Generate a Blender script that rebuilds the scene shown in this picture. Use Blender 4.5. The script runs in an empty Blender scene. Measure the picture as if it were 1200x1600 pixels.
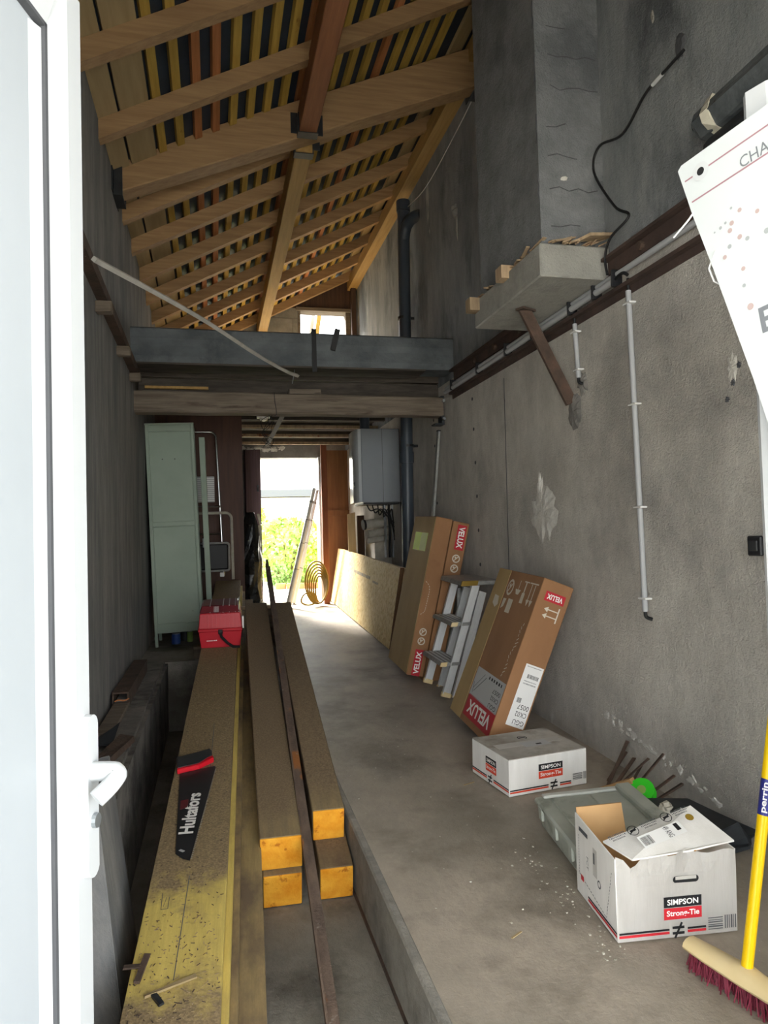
import bpy, bmesh, math, random
from mathutils import Vector as V, Matrix as M
RND = random.Random(11)
C = bpy.context.scene.collection
scene = bpy.context.scene

# ------------------------------------------------------------------ camera, world, sun, exposure
cam_d = bpy.data.cameras.new('camera'); cam = bpy.data.objects.new('camera', cam_d); C.objects.link(cam)
cam_d.sensor_fit = 'VERTICAL'; cam_d.sensor_height = 36; cam_d.sensor_width = 27
cam_d.lens = 1120 / 1600 * 36; cam_d.clip_start = 0.02; cam_d.clip_end = 300
cam.matrix_world = M(((0.97277, 0.01946, -0.23095, 0), (-0.23007, -0.03907, -0.97239, 0), (-0.02794, 0.99905, -0.03353, 1.1), (0, 0, 0, 1)))
scene.camera = cam
world = bpy.data.worlds.new('sky'); scene.world = world; world.use_nodes = True
bg = world.node_tree.nodes['Background']; bg.inputs[0].default_value = (0.93, 0.97, 1.0, 1); bg.inputs[1].default_value = 1.5
sun_d = bpy.data.lights.new('sun', 'SUN'); sun = bpy.data.objects.new('sun', sun_d); C.objects.link(sun)
sun_d.energy = 11.0; sun_d.angle = 0.38; sun_d.color = (1.0, 0.95, 0.86)
sun.rotation_euler = V((0.30, -0.74, -0.60)).to_track_quat('-Z', 'Y').to_euler()
sun.location = (-6, 16, 9)
vs = scene.view_settings
vs.view_transform = 'Standard'; vs.look = 'None'; vs.gamma = 1.0; vs.use_curve_mapping = False
vs.exposure = 2.5
scene.cycles.use_denoising = True
scene.cycles.max_bounces = 10; scene.cycles.diffuse_bounces = 7
scene.cycles.sample_clamp_indirect = 6.0

# ------------------------------------------------------------------ materials
def lin(h):
    if isinstance(h, tuple): return (*h, 1) if len(h) == 3 else h
    r = [int(h[i:i+2], 16) / 255 for i in (0, 2, 4)]
    return tuple((c / 12.92 if c <= .04045 else ((c + .055) / 1.055) ** 2.4) for c in r) + (1,)
MATS = {}
def mat(name, c1, c2=None, scale=6, st=(1, 1, 1), rough=.8, metal=0, bump=0, bscale=60, bst=(1, 1, 1),
        c3=None, s3=2.0, t3=.55, w3=.12, st3=(1, 1, 1), c4=None, s4=1.0, t4=.6, w4=.1, st4=(1, 1, 1), rnd=0, trans=0, detail=5, rg0=.6, spec=.4, lo=.35, hi=.68):
    if name in MATS: return MATS[name]
    m = bpy.data.materials.new(name); m.use_nodes = True; nt = m.node_tree; N = nt.nodes; L = nt.links
    b = N['Principled BSDF']; b.inputs['Roughness'].default_value = rough; b.inputs['Metallic'].default_value = metal
    b.inputs['Specular IOR Level'].default_value = spec
    if trans: b.inputs['Transmission Weight'].default_value = trans
    tc = N.new('ShaderNodeTexCoord'); oi = N.new('ShaderNodeObjectInfo')
    off = N.new('ShaderNodeVectorMath'); off.operation = 'MULTIPLY_ADD'
    L.new(oi.outputs['Random'], off.inputs[0]); off.inputs[1].default_value = (17, 31, 23); L.new(tc.outputs['Object'], off.inputs[2])
    def noise(sc, stretch, det=detail, rg=rg0):
        mp = N.new('ShaderNodeMapping'); mp.inputs['Scale'].default_value = stretch; L.new(off.outputs[0], mp.inputs[0])
        n = N.new('ShaderNodeTexNoise'); n.inputs['Scale'].default_value = sc; n.inputs['Detail'].default_value = det; n.inputs['Roughness'].default_value = rg
        L.new(mp.outputs[0], n.inputs[0]); return n.outputs[0]
    def ramp(src, a, bb, ca, cb):
        r = N.new('ShaderNodeValToRGB'); r.color_ramp.elements[0].position = a; r.color_ramp.elements[1].position = bb
        r.color_ramp.elements[0].color = ca; r.color_ramp.elements[1].color = cb; L.new(src, r.inputs[0]); return r.outputs[0]
    col = None
    if c2 is None: b.inputs['Base Color'].default_value = lin(c1)
    else: col = ramp(noise(scale, st), lo, hi, lin(c1), lin(c2))
    def over(col, c, s, t, w, stt):
        mx = N.new('ShaderNodeMix'); mx.data_type = 'RGBA'
        L.new(ramp(noise(s, stt, 8, .65), t, min(t + w, 1), (0, 0, 0, 1), (1, 1, 1, 1)), mx.inputs[0])
        if col is None: mx.inputs[6].default_value = lin(c1)
        else: L.new(col, mx.inputs[6])
        mx.inputs[7].default_value = lin(c); return mx.outputs[2]
    if c3: col = over(col, c3, s3, t3, w3, st3)
    if c4: col = over(col, c4, s4, t4, w4, st4)
    if rnd:
        mr = N.new('ShaderNodeMapRange'); L.new(oi.outputs['Random'], mr.inputs[0]); mr.inputs[3].default_value = 1 - rnd; mr.inputs[4].default_value = 1 + rnd
        hs = N.new('ShaderNodeHueSaturation'); L.new(mr.outputs[0], hs.inputs['Value'])
        if col is None: hs.inputs['Color'].default_value = lin(c1)
        else: L.new(col, hs.inputs['Color'])
        col = hs.outputs[0]
    if col is not None: L.new(col, b.inputs['Base Color'])
    if bump:
        bp = N.new('ShaderNodeBump'); bp.inputs['Strength'].default_value = bump; bp.inputs['Distance'].default_value = .01
        L.new(noise(bscale, bst, 4), bp.inputs['Height']); L.new(bp.outputs[0], b.inputs['Normal'])
    MATS[name] = m; return m

# concrete and masonry
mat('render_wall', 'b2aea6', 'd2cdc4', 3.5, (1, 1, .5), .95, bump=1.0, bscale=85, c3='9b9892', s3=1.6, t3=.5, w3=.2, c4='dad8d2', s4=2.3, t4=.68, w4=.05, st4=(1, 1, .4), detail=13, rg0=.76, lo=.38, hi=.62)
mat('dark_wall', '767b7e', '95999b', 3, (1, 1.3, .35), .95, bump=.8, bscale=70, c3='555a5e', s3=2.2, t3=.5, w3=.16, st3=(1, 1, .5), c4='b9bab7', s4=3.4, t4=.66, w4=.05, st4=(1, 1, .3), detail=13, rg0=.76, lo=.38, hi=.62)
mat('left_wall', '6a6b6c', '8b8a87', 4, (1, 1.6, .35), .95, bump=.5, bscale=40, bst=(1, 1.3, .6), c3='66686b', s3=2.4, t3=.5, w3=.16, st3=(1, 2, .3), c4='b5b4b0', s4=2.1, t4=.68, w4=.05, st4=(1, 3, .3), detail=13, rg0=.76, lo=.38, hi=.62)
mat('chimney', '6a6e70', '85888b', 3, (1, 1, 1), .95, bump=.9, bscale=50, c3='64686b', s3=2.6, t3=.52, w3=.12, c4='aeaeaa', s4=4, t4=.7, w4=.04, detail=13, rg0=.76, lo=.38, hi=.62)
mat('cast_concrete', '84847f', 'a8a7a0', 3, (1, 1, 1), .95, bump=.7, bscale=60, c3='70706c', s3=3, t3=.55, w3=.2, detail=13, rg0=.76, lo=.38, hi=.62)
mat('floor_conc', '8b8377', 'aca193', 1.6, (1, .6, 1), .55, bump=.28, bscale=45, c3='71695e', s3=1.7, t3=.52, w3=.16, c4='b8b2a8', s4=4.2, t4=.7, w4=.06, detail=13, rg0=.76, lo=.38, hi=.62)
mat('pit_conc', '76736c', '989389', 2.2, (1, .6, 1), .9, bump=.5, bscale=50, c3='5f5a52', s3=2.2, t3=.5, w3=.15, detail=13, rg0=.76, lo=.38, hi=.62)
mat('kerb_conc', '78756f', '9a958c', 5, (1, 1, 1), .9, bump=.7, bscale=60, c3='5f5b55', s3=3, t3=.55, w3=.15, detail=13, rg0=.76, lo=.38, hi=.62)
mat('ledge_conc', '66635f', '85817a', 6, (1, 1, 1), .95, bump=.9, bscale=45, c3='4d4a47', s3=4, t3=.5, w3=.12)
mat('plaster_white', 'c4c1b9', 'dedcd6', 14, (1, 1, .6), .9, bump=.6, bscale=40)
mat('mortar_grey', '6e6c68', '8a8783', 8, (1, 1, 1), .95, bump=.5)
mat('facade', 'b9b4aa', 'cbc7be', 3, (1, 1, 1), .9, bump=.4, bscale=80)
mat('ground_out', 'b3afa6', 'c6c2ba', 2, (1, 1, 1), .9)
mat('block', '7a7975', '92908b', 6, (1, 1, 1), .95, bump=.7, bscale=60, rnd=.1)
# wood
mat('pine_x', '927351', 'a98a63', 5, (.6, 8, 8), .7, bump=.15, bscale=30, bst=(.4, 6, 6), c3='7f5428', s3=3.2, t3=.71, w3=.05, st3=(1, 3, 3), rnd=.12)
mat('pine_red', '7d4f33', '92603e', 5, (8, .5, 8), .7, bump=.15, bscale=30, bst=(6, .4, 6), rnd=.1)
mat('pine_y', '937441', 'ab8a50', 5, (8, .5, 8), .7, bump=.15, bscale=30, bst=(6, .4, 6), rnd=.1)
mat('batten_y', 'a3853c', 'bb9c4b', 6, (9, .6, 9), .75, c3='8d6a2d', s3=3, t3=.66, w3=.05, st3=(3, 1, 3), rnd=.14)
mat('batten_red', '9a6238', 'b2754a', 6, (9, .6, 9), .75, rnd=.12)
mat('board_pale', '94805c', 'a99570', 3, (6, .5, 6), .75, c3='8a6d44', s3=3, t3=.74, w3=.04, rnd=.08)
mat('roof_cover', '1f2934', '2b3744', 5, (1, 1, 1), .6)
mat('old_beam', '61574b', '82776a', 5, (.5, 9, 9), .9, bump=.5, bscale=24, bst=(.5, 9, 9), c3='4a4037', s3=3, t3=.58, w3=.1, st3=(.6, 5, 5))
mat('dark_wood', '3a2a22', '4e382c', 5, (7, 7, .5), .75, bump=.2, bscale=24, bst=(8, 8, .6), rnd=.1)
mat('brown_panel', '4a3128', '5c3e31', 4, (6, 6, .5), .6, c3='6a4d3e', s3=2.5, t3=.68, w3=.06, st3=(2, 2, .4))
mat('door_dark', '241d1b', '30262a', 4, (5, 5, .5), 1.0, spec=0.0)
mat('smoky_wrap', '3e4346', '5a5f61', 10, (1, 1, 1), .25, bump=.6, bscale=14)
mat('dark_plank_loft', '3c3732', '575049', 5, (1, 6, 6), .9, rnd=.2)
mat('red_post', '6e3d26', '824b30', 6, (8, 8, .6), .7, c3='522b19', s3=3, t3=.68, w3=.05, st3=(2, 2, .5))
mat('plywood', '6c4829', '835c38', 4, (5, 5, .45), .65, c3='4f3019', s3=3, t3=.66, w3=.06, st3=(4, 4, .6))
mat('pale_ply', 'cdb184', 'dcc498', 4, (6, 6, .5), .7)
mat('osb', 'c8a765', 'e2cd93', 26, (1, 1.8, 1), .7, bump=.25, bscale=40, c3='a98645', s3=30, t3=.56, w3=.06, st3=(1, 1.6, 1), detail=2)
mat('osb_edge', '5f4630', '84654a', 40, (6, 1, 6), .9)
mat('plank_yellow', 'bba55a', 'd6bf68', 5, (7, .5, 7), .8, bump=.25, bscale=40, c3='a08c58', s3=2.6, t3=.52, w3=.22, st3=(2.2, 1, 1), c4='6a5840', s4=9, t4=.66, w4=.1, detail=13, rg0=.76, lo=.38, hi=.62)
mat('plank_dusty', '86744f', 'a08a5f', 5, (7, .5, 7), .85, bump=.25, bscale=40, c3='6a5a47', s3=3, t3=.42, w3=.2, st3=(2, 1, 1), detail=13, rg0=.76, lo=.38, hi=.62)
mat('timber', '7c6c52', '93805a', 5, (7, .5, 7), .85, bump=.3, bscale=40, c3='6b5a47', s3=2.6, t3=.44, w3=.2, st3=(1.6, .8, 1), c4='a88a44', s4=3, t4=.68, w4=.06, st4=(3, .5, 3), detail=13, rg0=.76, lo=.38, hi=.62)
mat('timber_end', 'dd8f16', 'f2b23a', 16, (1, 1, 1), .85, bump=.3, bscale=90, c3='b8690d', s3=22, t3=.58, w3=.08)
mat('splinter', '8d7a63', 'b39c7d', 8, (3, 3, .6), .85, c3='7c4a30', s3=5, t3=.6, w3=.06, rnd=.3)
mat('weathered_lath', 'a5a29a', 'bfbcb4', 9, (1, 1, 1), .85)
# metal
mat('rust', '423830', '5e4a3f', 12, (1, 1, 1), .85, bump=.5, bscale=60, c3='93887c', s3=9, t3=.66, w3=.05)
mat('rust_bar', '5c4f47', '7d6a5c', 14, (2, .6, 2), .75, metal=.2, bump=.4, bscale=70, c3='a0683a', s3=5, t3=.6, w3=.06, st3=(1, .5, 1), c4='a79f95', s4=8, t4=.66, w4=.05)
mat('rust_rail', '3f332f', '52413a', 8, (1, 1, 1), .85, bump=.3)
mat('dark_steel', '33363a', '44484c', 8, (1, 1, 1), .5, metal=.6)
mat('galv', '9ba1a5', 'b4b9bc', 20, (1, 1, 1), .4, metal=.85)
mat('alu', 'd3d5d5', 'e0e2e2', 20, (9, 9, 1), .45, metal=.2)
mat('alu_dull', '8c8d8a', 'a2a39f', 30, (1, 1, 1), .5, metal=.3, c3='80807c', s3=8, t3=.6, w3=.1)
mat('chrome', 'd9dbdc', None, rough=.22, metal=1)
mat('grey_beam', '51575b', '6b7174', 6, (.7, 1, 1), .75, bump=.5, bscale=45, c3='484e52', s3=4, t3=.52, w3=.14, c4='9a9d9c', s4=7, t4=.68, w4=.05)
mat('locker_green', '8f9f8f', '9cab9b', 3, (1, 1, 1), .55, c3='7f8d7c', s3=6, t3=.68, w3=.05, c4='6f7568', s4=18, t4=.74, w4=.04)
# plastics and others
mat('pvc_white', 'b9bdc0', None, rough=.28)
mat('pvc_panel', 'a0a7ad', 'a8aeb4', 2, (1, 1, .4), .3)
mat('gasket', '4a4c50', None, rough=.7)
mat('pvc_pipe', '3d454e', '474f58', 5, (1, 1, .3), .38)
mat('conduit', 'a9abad', None, rough=.5)
mat('black_rubber', '191a1c', None, rough=.55)
mat('black_plastic', '202124', None, rough=.45)
mat('black_sheet', '14171a', '1d2125', 12, (1, 1, 1), .22, bump=.6, bscale=14)
mat('wrap_clear', 'b9b6a6', 'd6d2c2', 10, (1, 1, 1), .25, bump=.5, bscale=14)
mat('boiler_grey', '8e949a', '959ba0', 2, (1, 1, 1), .35)
mat('boiler_gloss', 'c7cccf', None, rough=.08)
mat('insul_pipe', 'a49f92', 'bab5a8', 14, (1, 1, 1), .85, bump=.3)
mat('kraft', '8d6645', '9c7350', 5, (1, 1, .4), .8, bump=.08, bscale=120, bst=(.2, .2, 3), c3='7b573a', s3=2.4, t3=.6, w3=.2)
mat('kraft_lid_lit', 'a58a5c', 'b3996a', 5, (1, 1, .4), .8, c3='947a4f', s3=2.4, t3=.6, w3=.2)
mat('kraft_in', 'b08a5e', 'bf9a6c', 5, (1, 1, 1), .85)
mat('carton_white', 'dcdad5', 'e8e6e2', 7, (3, 3, .6), .75, bump=.1, bscale=60, bst=(4, 4, .3))
mat('carton_dusty', 'a29d94', 'c9c5bd', 5, (1, 1, 1), .85, c3='8d8478', s3=4, t3=.48, w3=.16)
mat('carton_grey', 'b6b3ad', 'c9c6c0', 7, (1, 1, 1), .8)
mat('print_black', '17171a', None, rough=.7)
mat('print_dark', '55575a', None, rough=.7)
mat('print_red', 'c4242f', None, rough=.6)
mat('print_orange', 'd8452a', None, rough=.6)
mat('print_white', 'eeece8', None, rough=.7)
mat('print_cream', 'cdc5b4', None, rough=.8)
mat('label_white', 'e2e2e0', None, rough=.6)
mat('label_grey', 'b7b8b8', None, rough=.6)
mat('velux_red', 'b3202e', None, rough=.6)
mat('fluo', 'c9e63c', None, rough=.6)
mat('fluo_dim', 'd3e08a', None, rough=.6)
mat('organiser', 'a2a79d', 'b6bab0', 6, (1, 1, 1), .5, c3='878c80', s3=5, t3=.55, w3=.1, c4='6f7468', s4=12, t4=.68, w4=.04)
mat('organiser_edge', 'c3c6bf', 'd3d5cf', 8, (1, 1, 1), .5)
mat('green_paint', '4fae45', '63bd54', 9, (1, 1, 1), .6)
mat('green_bright', '39c92b', None, rough=.45)
mat('tool_red', 'b31d2b', 'bd2431', 5, (1, 1, 1), .4)
mat('tool_dark', '5c2026', '6a262c', 6, (1, 1, 1), .35)
mat('saw_black', '1c1d20', '27282b', 6, (1, 1, 1), .42)
mat('saw_red', 'd0182a', None, rough=.4)
mat('saw_handle', '2c2e30', '383a3c', 6, (1, 1, 1), .5)
mat('steel_teeth', 'b8b8b4', None, rough=.4, metal=.6)
mat('broom_yellow', 'f1c400', 'f5cc10', 5, (1, 1, .4), .35)
mat('broom_wood', 'dcc592', 'e6d2a4', 5, (1, 1, 1), .55)
mat('bristle', '6a2233', '8a3145', 60, (1, 1, .1), .7)
mat('broom_label', '2c3180', None, rough=.4)
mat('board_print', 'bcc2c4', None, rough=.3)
mat('line_pink', '96707a', None, rough=.5)
mat('dot_pink', 'a89694', None, rough=.5)
mat('dot_grey', '959a9c', None, rough=.5)
mat('text_grey', '6c7076', None, rough=.5)
mat('zip_white', 'c8caca', None, rough=.4)
mat('hose', '7d6420', '927629', 9, (1, 1, 1), .5)
mat('blue_can', '2a4a8a', None, rough=.4)
mat('leaf_a', '8fb04e', 'bcd077', 3, (1, 1, 1), .6, rnd=.1)
mat('leaf_b', 'b9d040', 'd8e56a', 3, (1, 1, 1), .6)
mat('leaf_c', '6c8c48', '8fae5c', 3, (1, 1, 1), .6)
mat('bark', '5a4632', '6c5540', 6, (1, 1, .4), .9)
mat('house_cream', 'e6dfcf', 'efe9db', 2, (1, 1, 1), .9)
mat('house_roof', '8f9498', 'a3a8ab', 4, (1, 1, 1), .8)
mat('shutter_blue', '9fb3c4', None, rough=.6)
mat('terracotta', 'b06a3e', 'c47c4c', 6, (1, 1, 1), .85)
mat('glass', 'ffffff', None, rough=.02, trans=1)

def dust_top(name, src, dust, y0, y1, soft):
    m = MATS[src].copy(); m.name = name; nt = m.node_tree; N = nt.nodes; L = nt.links; b = N['Principled BSDF']
    col = b.inputs['Base Color'].links[0].from_socket
    tc = N.new('ShaderNodeTexCoord'); nz = N.new('ShaderNodeTexNoise'); nz.inputs['Scale'].default_value = 9; nz.inputs['Detail'].default_value = 7; nz.inputs['Roughness'].default_value = .7
    L.new(tc.outputs['Object'], nz.inputs[0]); sx = N.new('ShaderNodeSeparateXYZ'); L.new(tc.outputs['Object'], sx.inputs[0])
    ad = N.new('ShaderNodeMath'); ad.operation = 'MULTIPLY_ADD'; ad.inputs[1].default_value = .55; L.new(nz.outputs[0], ad.inputs[0]); L.new(sx.outputs['Y'], ad.inputs[2])
    sb = N.new('ShaderNodeMath'); sb.operation = 'SUBTRACT'; L.new(ad.outputs[0], sb.inputs[0]); sb.inputs[1].default_value = (y0 + y1) / 2 + .275
    ab = N.new('ShaderNodeMath'); ab.operation = 'ABSOLUTE'; L.new(sb.outputs[0], ab.inputs[0])
    mr = N.new('ShaderNodeMapRange'); L.new(ab.outputs[0], mr.inputs[0]); mr.inputs[1].default_value = (y1 - y0) / 2 - soft; mr.inputs[2].default_value = (y1 - y0) / 2 + soft; mr.inputs[4].default_value = .93
    n2 = N.new('ShaderNodeTexNoise'); n2.inputs['Scale'].default_value = 160; n2.inputs['Detail'].default_value = 3; L.new(tc.outputs['Object'], n2.inputs[0])
    rp = N.new('ShaderNodeValToRGB'); rp.color_ramp.elements[0].position = .35; rp.color_ramp.elements[1].position = .7; rp.color_ramp.elements[0].color = lin(dust[0]); rp.color_ramp.elements[1].color = lin(dust[1]); L.new(n2.outputs[0], rp.inputs[0])
    mx = N.new('ShaderNodeMix'); mx.data_type = 'RGBA'; L.new(mr.outputs[0], mx.inputs[0]); L.new(col, mx.inputs[6]); L.new(rp.outputs[0], mx.inputs[7]); L.new(mx.outputs[2], b.inputs['Base Color'])
    MATS[name] = m
dust_top('plank_sawdust', 'plank_yellow', ('6c5c49', '998466'), .52, .88, .07)
dust_top('timber_dusty', 'timber', ('665643', '87745a'), -.12, .10, .12)
# ------------------------------------------------------------------ mesh helpers
class B:
    def __init__(s): s.bm = bmesh.new(); s.mi = 0
    def _f(s, vs):
        try:
            f = s.bm.faces.new(vs); f.material_index = s.mi; return f
        except ValueError: return None
    def hexa(s, p):          # 8 points: bottom 4 ccw, top 4 ccw
        v = [s.bm.verts.new(q) for q in p]
        for i in ((3, 2, 1, 0), (4, 5, 6, 7), (0, 1, 5, 4), (1, 2, 6, 5), (2, 3, 7, 6), (3, 0, 4, 7)): s._f([v[k] for k in i])
        return s
    def mm(s, x0, x1, y0, y1, z0, z1):
        return s.hexa([(x0, y0, z0), (x1, y0, z0), (x1, y1, z0), (x0, y1, z0), (x0, y0, z1), (x1, y0, z1), (x1, y1, z1), (x0, y1, z1)])
    def bar(s, a, b, w, h, up=(0, 0, 1)):      # rectangular bar from a to b, w sideways, h along up
        a, b = V(a), V(b); d = (b - a).normalized(); sd = d.cross(V(up))
        if sd.length < 1e-4: sd = d.cross(V((1, 0, 0)))
        sd.normalize(); u = sd.cross(d).normalized(); sd *= w / 2; u *= h / 2
        return s.hexa([a - sd - u, a + sd - u, b + sd - u, b - sd - u, a - sd + u, a + sd + u, b + sd + u, b - sd + u])
    def prism(s, poly, ext):
        ext = V(ext); lo = [s.bm.verts.new(V(p)) for p in poly]; hi = [s.bm.verts.new(V(p) + ext) for p in poly]; n = len(poly)
        s._f(lo[::-1]); s._f(hi)
        for i in range(n): s._f([lo[i], lo[(i + 1) % n], hi[(i + 1) % n], hi[i]])
        return s
    def tube(s, pts, r, n=8, cap=True):
        pts = [V(p) for p in pts]; rings = []; prev = None
        for i, p in enumerate(pts):
            d = (pts[min(i + 1, len(pts) - 1)] - pts[max(i - 1, 0)]).normalized()
            if prev is None:
                a = d.cross(V((0, 0, 1)));
                if a.length < 1e-3: a = d.cross(V((1, 0, 0)))
            else: a = prev - d * prev.dot(d)
            a.normalize(); prev = a; bb = d.cross(a); rr = r[i] if isinstance(r, (list, tuple)) else r
            rings.append([s.bm.verts.new(p + (a * math.cos(2 * math.pi * k / n) + bb * math.sin(2 * math.pi * k / n)) * rr) for k in range(n)])
        for q, w in zip(rings, rings[1:]):
            for k in range(n): s._f([q[k], q[(k + 1) % n], w[(k + 1) % n], w[k]])
        if cap: s._f(rings[0][::-1]); s._f(rings[-1])
        return s
    def poly(s, pts): s._f([s.bm.verts.new(V(p)) for p in pts]); return s
    def ring(s, c, r0, r1, ax, ay, n=24, th=0):
        c, ax, ay = V(c), V(ax), V(ay)
        P = lambda r, k: c + (ax * math.cos(2 * math.pi * k / n) + ay * math.sin(2 * math.pi * k / n)) * r
        for k in range(n): s.poly([P(r0, k), P(r1, k), P(r1, k + 1), P(r0, k + 1)])
        return s
    def disc(s, c, r, ax, ay, n=20):
        c, ax, ay = V(c), V(ax), V(ay)
        return s.poly([c + (ax * math.cos(2 * math.pi * k / n) + ay * math.sin(2 * math.pi * k / n)) * r for k in range(n)])
    def bevel(s, w, seg=1):
        bmesh.ops.bevel(s.bm, geom=[e for e in s.bm.edges if e.is_manifold], offset=w, segments=seg, affect='EDGES', clamp_overlap=True); return s
    def jit(s, a, seed=1):
        r = random.Random(seed)
        for v in s.bm.verts: v.co += V((r.uniform(-a, a), r.uniform(-a, a), r.uniform(-a, a)))
        return s
MW = {}
def finish(o, parent, M0):
    MW[o] = M0
    if parent is not None: o.parent = parent
def obj(name, b, m, parent=None, local=False, smooth=False):
    bm = b.bm; M0 = MW[parent] if parent is not None else M.Identity(4)
    if parent is not None and not local: bm.transform(M0.inverted())
    bmesh.ops.recalc_face_normals(bm, faces=bm.faces[:])
    me = bpy.data.meshes.new(name); bm.to_mesh(me); bm.free()
    for k in (m if isinstance(m, (list, tuple)) else [m]): me.materials.append(MATS[k])
    if smooth:
        me.polygons.foreach_set('use_smooth', [True] * len(me.polygons))
        try: me.set_sharp_from_angle(angle=.7)
        except Exception: pass
    o = bpy.data.objects.new(name, me); C.objects.link(o); finish(o, parent, M0); return o
def inst(src, parent, loc=(0, 0, 0), rot=None):        # copy of a part that shares its mesh
    o = src.copy(); C.objects.link(o); o.parent = parent; o.location = loc
    if rot: o.rotation_euler = rot
    MW[o] = MW[parent] if parent else M.Identity(4); return o
def thing(name, label, cat, loc=(0, 0, 0), mx=None, group=None, kind=None):
    o = bpy.data.objects.new(name, None); o.empty_display_size = .05; C.objects.link(o)
    m = mx if mx is not None else M.Translation(V(loc)); o.matrix_world = m; MW[o] = m.copy()
    if label: o['label'] = label
    if cat: o['category'] = cat
    if group: o['group'] = group
    if kind: o['kind'] = kind
    return o
def tag(o, label, cat, group=None, kind=None):
    o['label'] = label; o['category'] = cat
    if group: o['group'] = group
    if kind: o['kind'] = kind
    return o
def struct(o, label=None):
    o['kind'] = 'structure'
    if label: o['label'] = label
    return o
def frame(o, x, y, z):       # matrix from origin and axes
    return M(((x[0], y[0], z[0], o[0]), (x[1], y[1], z[1], o[1]), (x[2], y[2], z[2], o[2]), (0, 0, 0, 1)))
def orth(o, y, z):           # orthonormal frame: y kept, z near z
    y = V(y).normalized(); x = y.cross(V(z)).normalized(); return frame(o, x, y, x.cross(y))
TXT = {}
def text(name, s, O, right, up, size, m, parent, bold=0, xs=1.0, shear=0, local=True, align='CENTER', fit=None):
    key = (s, bold, shear)
    if key not in TXT:
        cu = bpy.data.curves.new('t', 'FONT'); cu.body = s; cu.size = 1; cu.offset = bold; cu.shear = shear; cu.align_x = 'LEFT'; cu.resolution_u = 3
        t = bpy.data.objects.new('t', cu); C.objects.link(t)
        dg = bpy.context.evaluated_depsgraph_get(); me = bpy.data.meshes.new_from_object(t.evaluated_get(dg))
        TXT[key] = ([tuple(v.co) for v in me.vertices], [tuple(p.vertices) for p in me.polygons])
        bpy.data.objects.remove(t); bpy.data.curves.remove(cu); bpy.data.meshes.remove(me)
    vs, fs = TXT[key]
    if not vs: return
    x0 = min(v[0] for v in vs); x1 = max(v[0] for v in vs); y0 = min(v[1] for v in vs); y1 = max(v[1] for v in vs)
    O, right, up = V(O), V(right).normalized(), V(up).normalized()
    sy = size / (y1 - y0); sx = sy * xs
    if fit: sx = fit / (x1 - x0)
    b = B(); vv = [b.bm.verts.new(O + right * ((v[0] - (x0 + x1) / 2) * sx) + up * ((v[1] - (y0 + y1) / 2) * sy)) for v in vs]
    for f in fs: b._f([vv[i] for i in f])
    return obj(name, b, m, parent, local)
def decal(name, O, right, up, w, h, m, parent, local=True):   # O = centre
    O, r, u = V(O), V(right).normalized() * w / 2, V(up).normalized() * h / 2
    return obj(name, B().poly([O - r - u, O + r - u, O + r + u, O - r + u]), m, parent, local)
def bars(name, O, right, up, w, h, n, m, parent, seed=0):
    r_ = random.Random(seed); O, r, u = V(O), V(right).normalized(), V(up).normalized(); b = B(); x = -w / 2
    for k in range(n):
        ww = w / n * r_.uniform(.35, .7); a = O + r * x
        b.poly([a - u * h / 2, a + r * ww - u * h / 2, a + r * ww + u * h / 2, a + u * h / 2]); x += w / n
    return obj(name, b, m, parent, True)
def arc(c, r, a0, a1, ax, ay, n=6):
    c, ax, ay = V(c), V(ax), V(ay)
    return [c + (ax * math.cos(a0 + (a1 - a0) * k / n) + ay * math.sin(a0 + (a1 - a0) * k / n)) * r for k in range(n + 1)]
def bez(p0, p1, p2, p3, n=12):
    p0, p1, p2, p3 = map(V, (p0, p1, p2, p3)); o = []
    for k in range(n + 1):
        t = k / n; o.append(p0 * (1 - t) ** 3 + p1 * 3 * t * (1 - t) ** 2 + p2 * 3 * t * t * (1 - t) + p3 * t ** 3)
    return o
def crm(pts, n=6):           # catmull-rom through points
    P = [V(p) for p in pts]; P = [P[0]] + P + [P[-1]]; o = []
    for i in range(1, len(P) - 2):
        for k in range(n):
            t = k / n; a, b, c, d = P[i-1:i+3]
            o.append(.5 * ((2 * b) + (c - a) * t + (2 * a - 5 * b + 4 * c - d) * t * t + (3 * b - a - 3 * c + d) * t ** 3))
    return o + [P[-2]]
X1, Z1, Y1 = V((1, 0, 0)), V((0, 0, 1)), V((0, 1, 0))
XR, XL = 1.66, -.494
S = .035                     # floor gradient
fz = lambda y: S * y

# ------------------------------------------------------------------ setting
SM = 9.3
struct(obj('floor', B().prism([(.46, .2, -.5), (.46, SM, -.5), (.46, SM, fz(SM)), (.46, .2, fz(.2))], (XR - .46 + .25, 0, 0)), 'floor_conc'), 'grey screeded concrete floor slab rising gently to the back')
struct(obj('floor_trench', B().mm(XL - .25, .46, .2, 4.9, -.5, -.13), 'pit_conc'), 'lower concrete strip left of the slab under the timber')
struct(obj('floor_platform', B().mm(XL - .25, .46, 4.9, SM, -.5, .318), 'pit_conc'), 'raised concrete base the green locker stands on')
struct(obj('trim_1', B().prism([(.448, .45, -.13), (.448, 4.9, -.13), (.448, 4.9, fz(4.9) + .004), (.448, .45, fz(.45) + .004)], (.03, 0, 0)).bevel(.006), 'kerb_conc'), 'worn concrete kerb edge of the slab')
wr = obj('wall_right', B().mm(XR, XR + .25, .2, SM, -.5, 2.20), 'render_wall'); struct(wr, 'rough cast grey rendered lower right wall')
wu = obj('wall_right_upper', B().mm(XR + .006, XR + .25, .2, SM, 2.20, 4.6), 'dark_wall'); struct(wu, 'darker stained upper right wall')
wl = obj('wall_left', B().mm(XL - .25, XL, .2, SM, -.5, 3.5), 'left_wall'); struct(wl, 'dark board marked concrete left wall')
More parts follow.
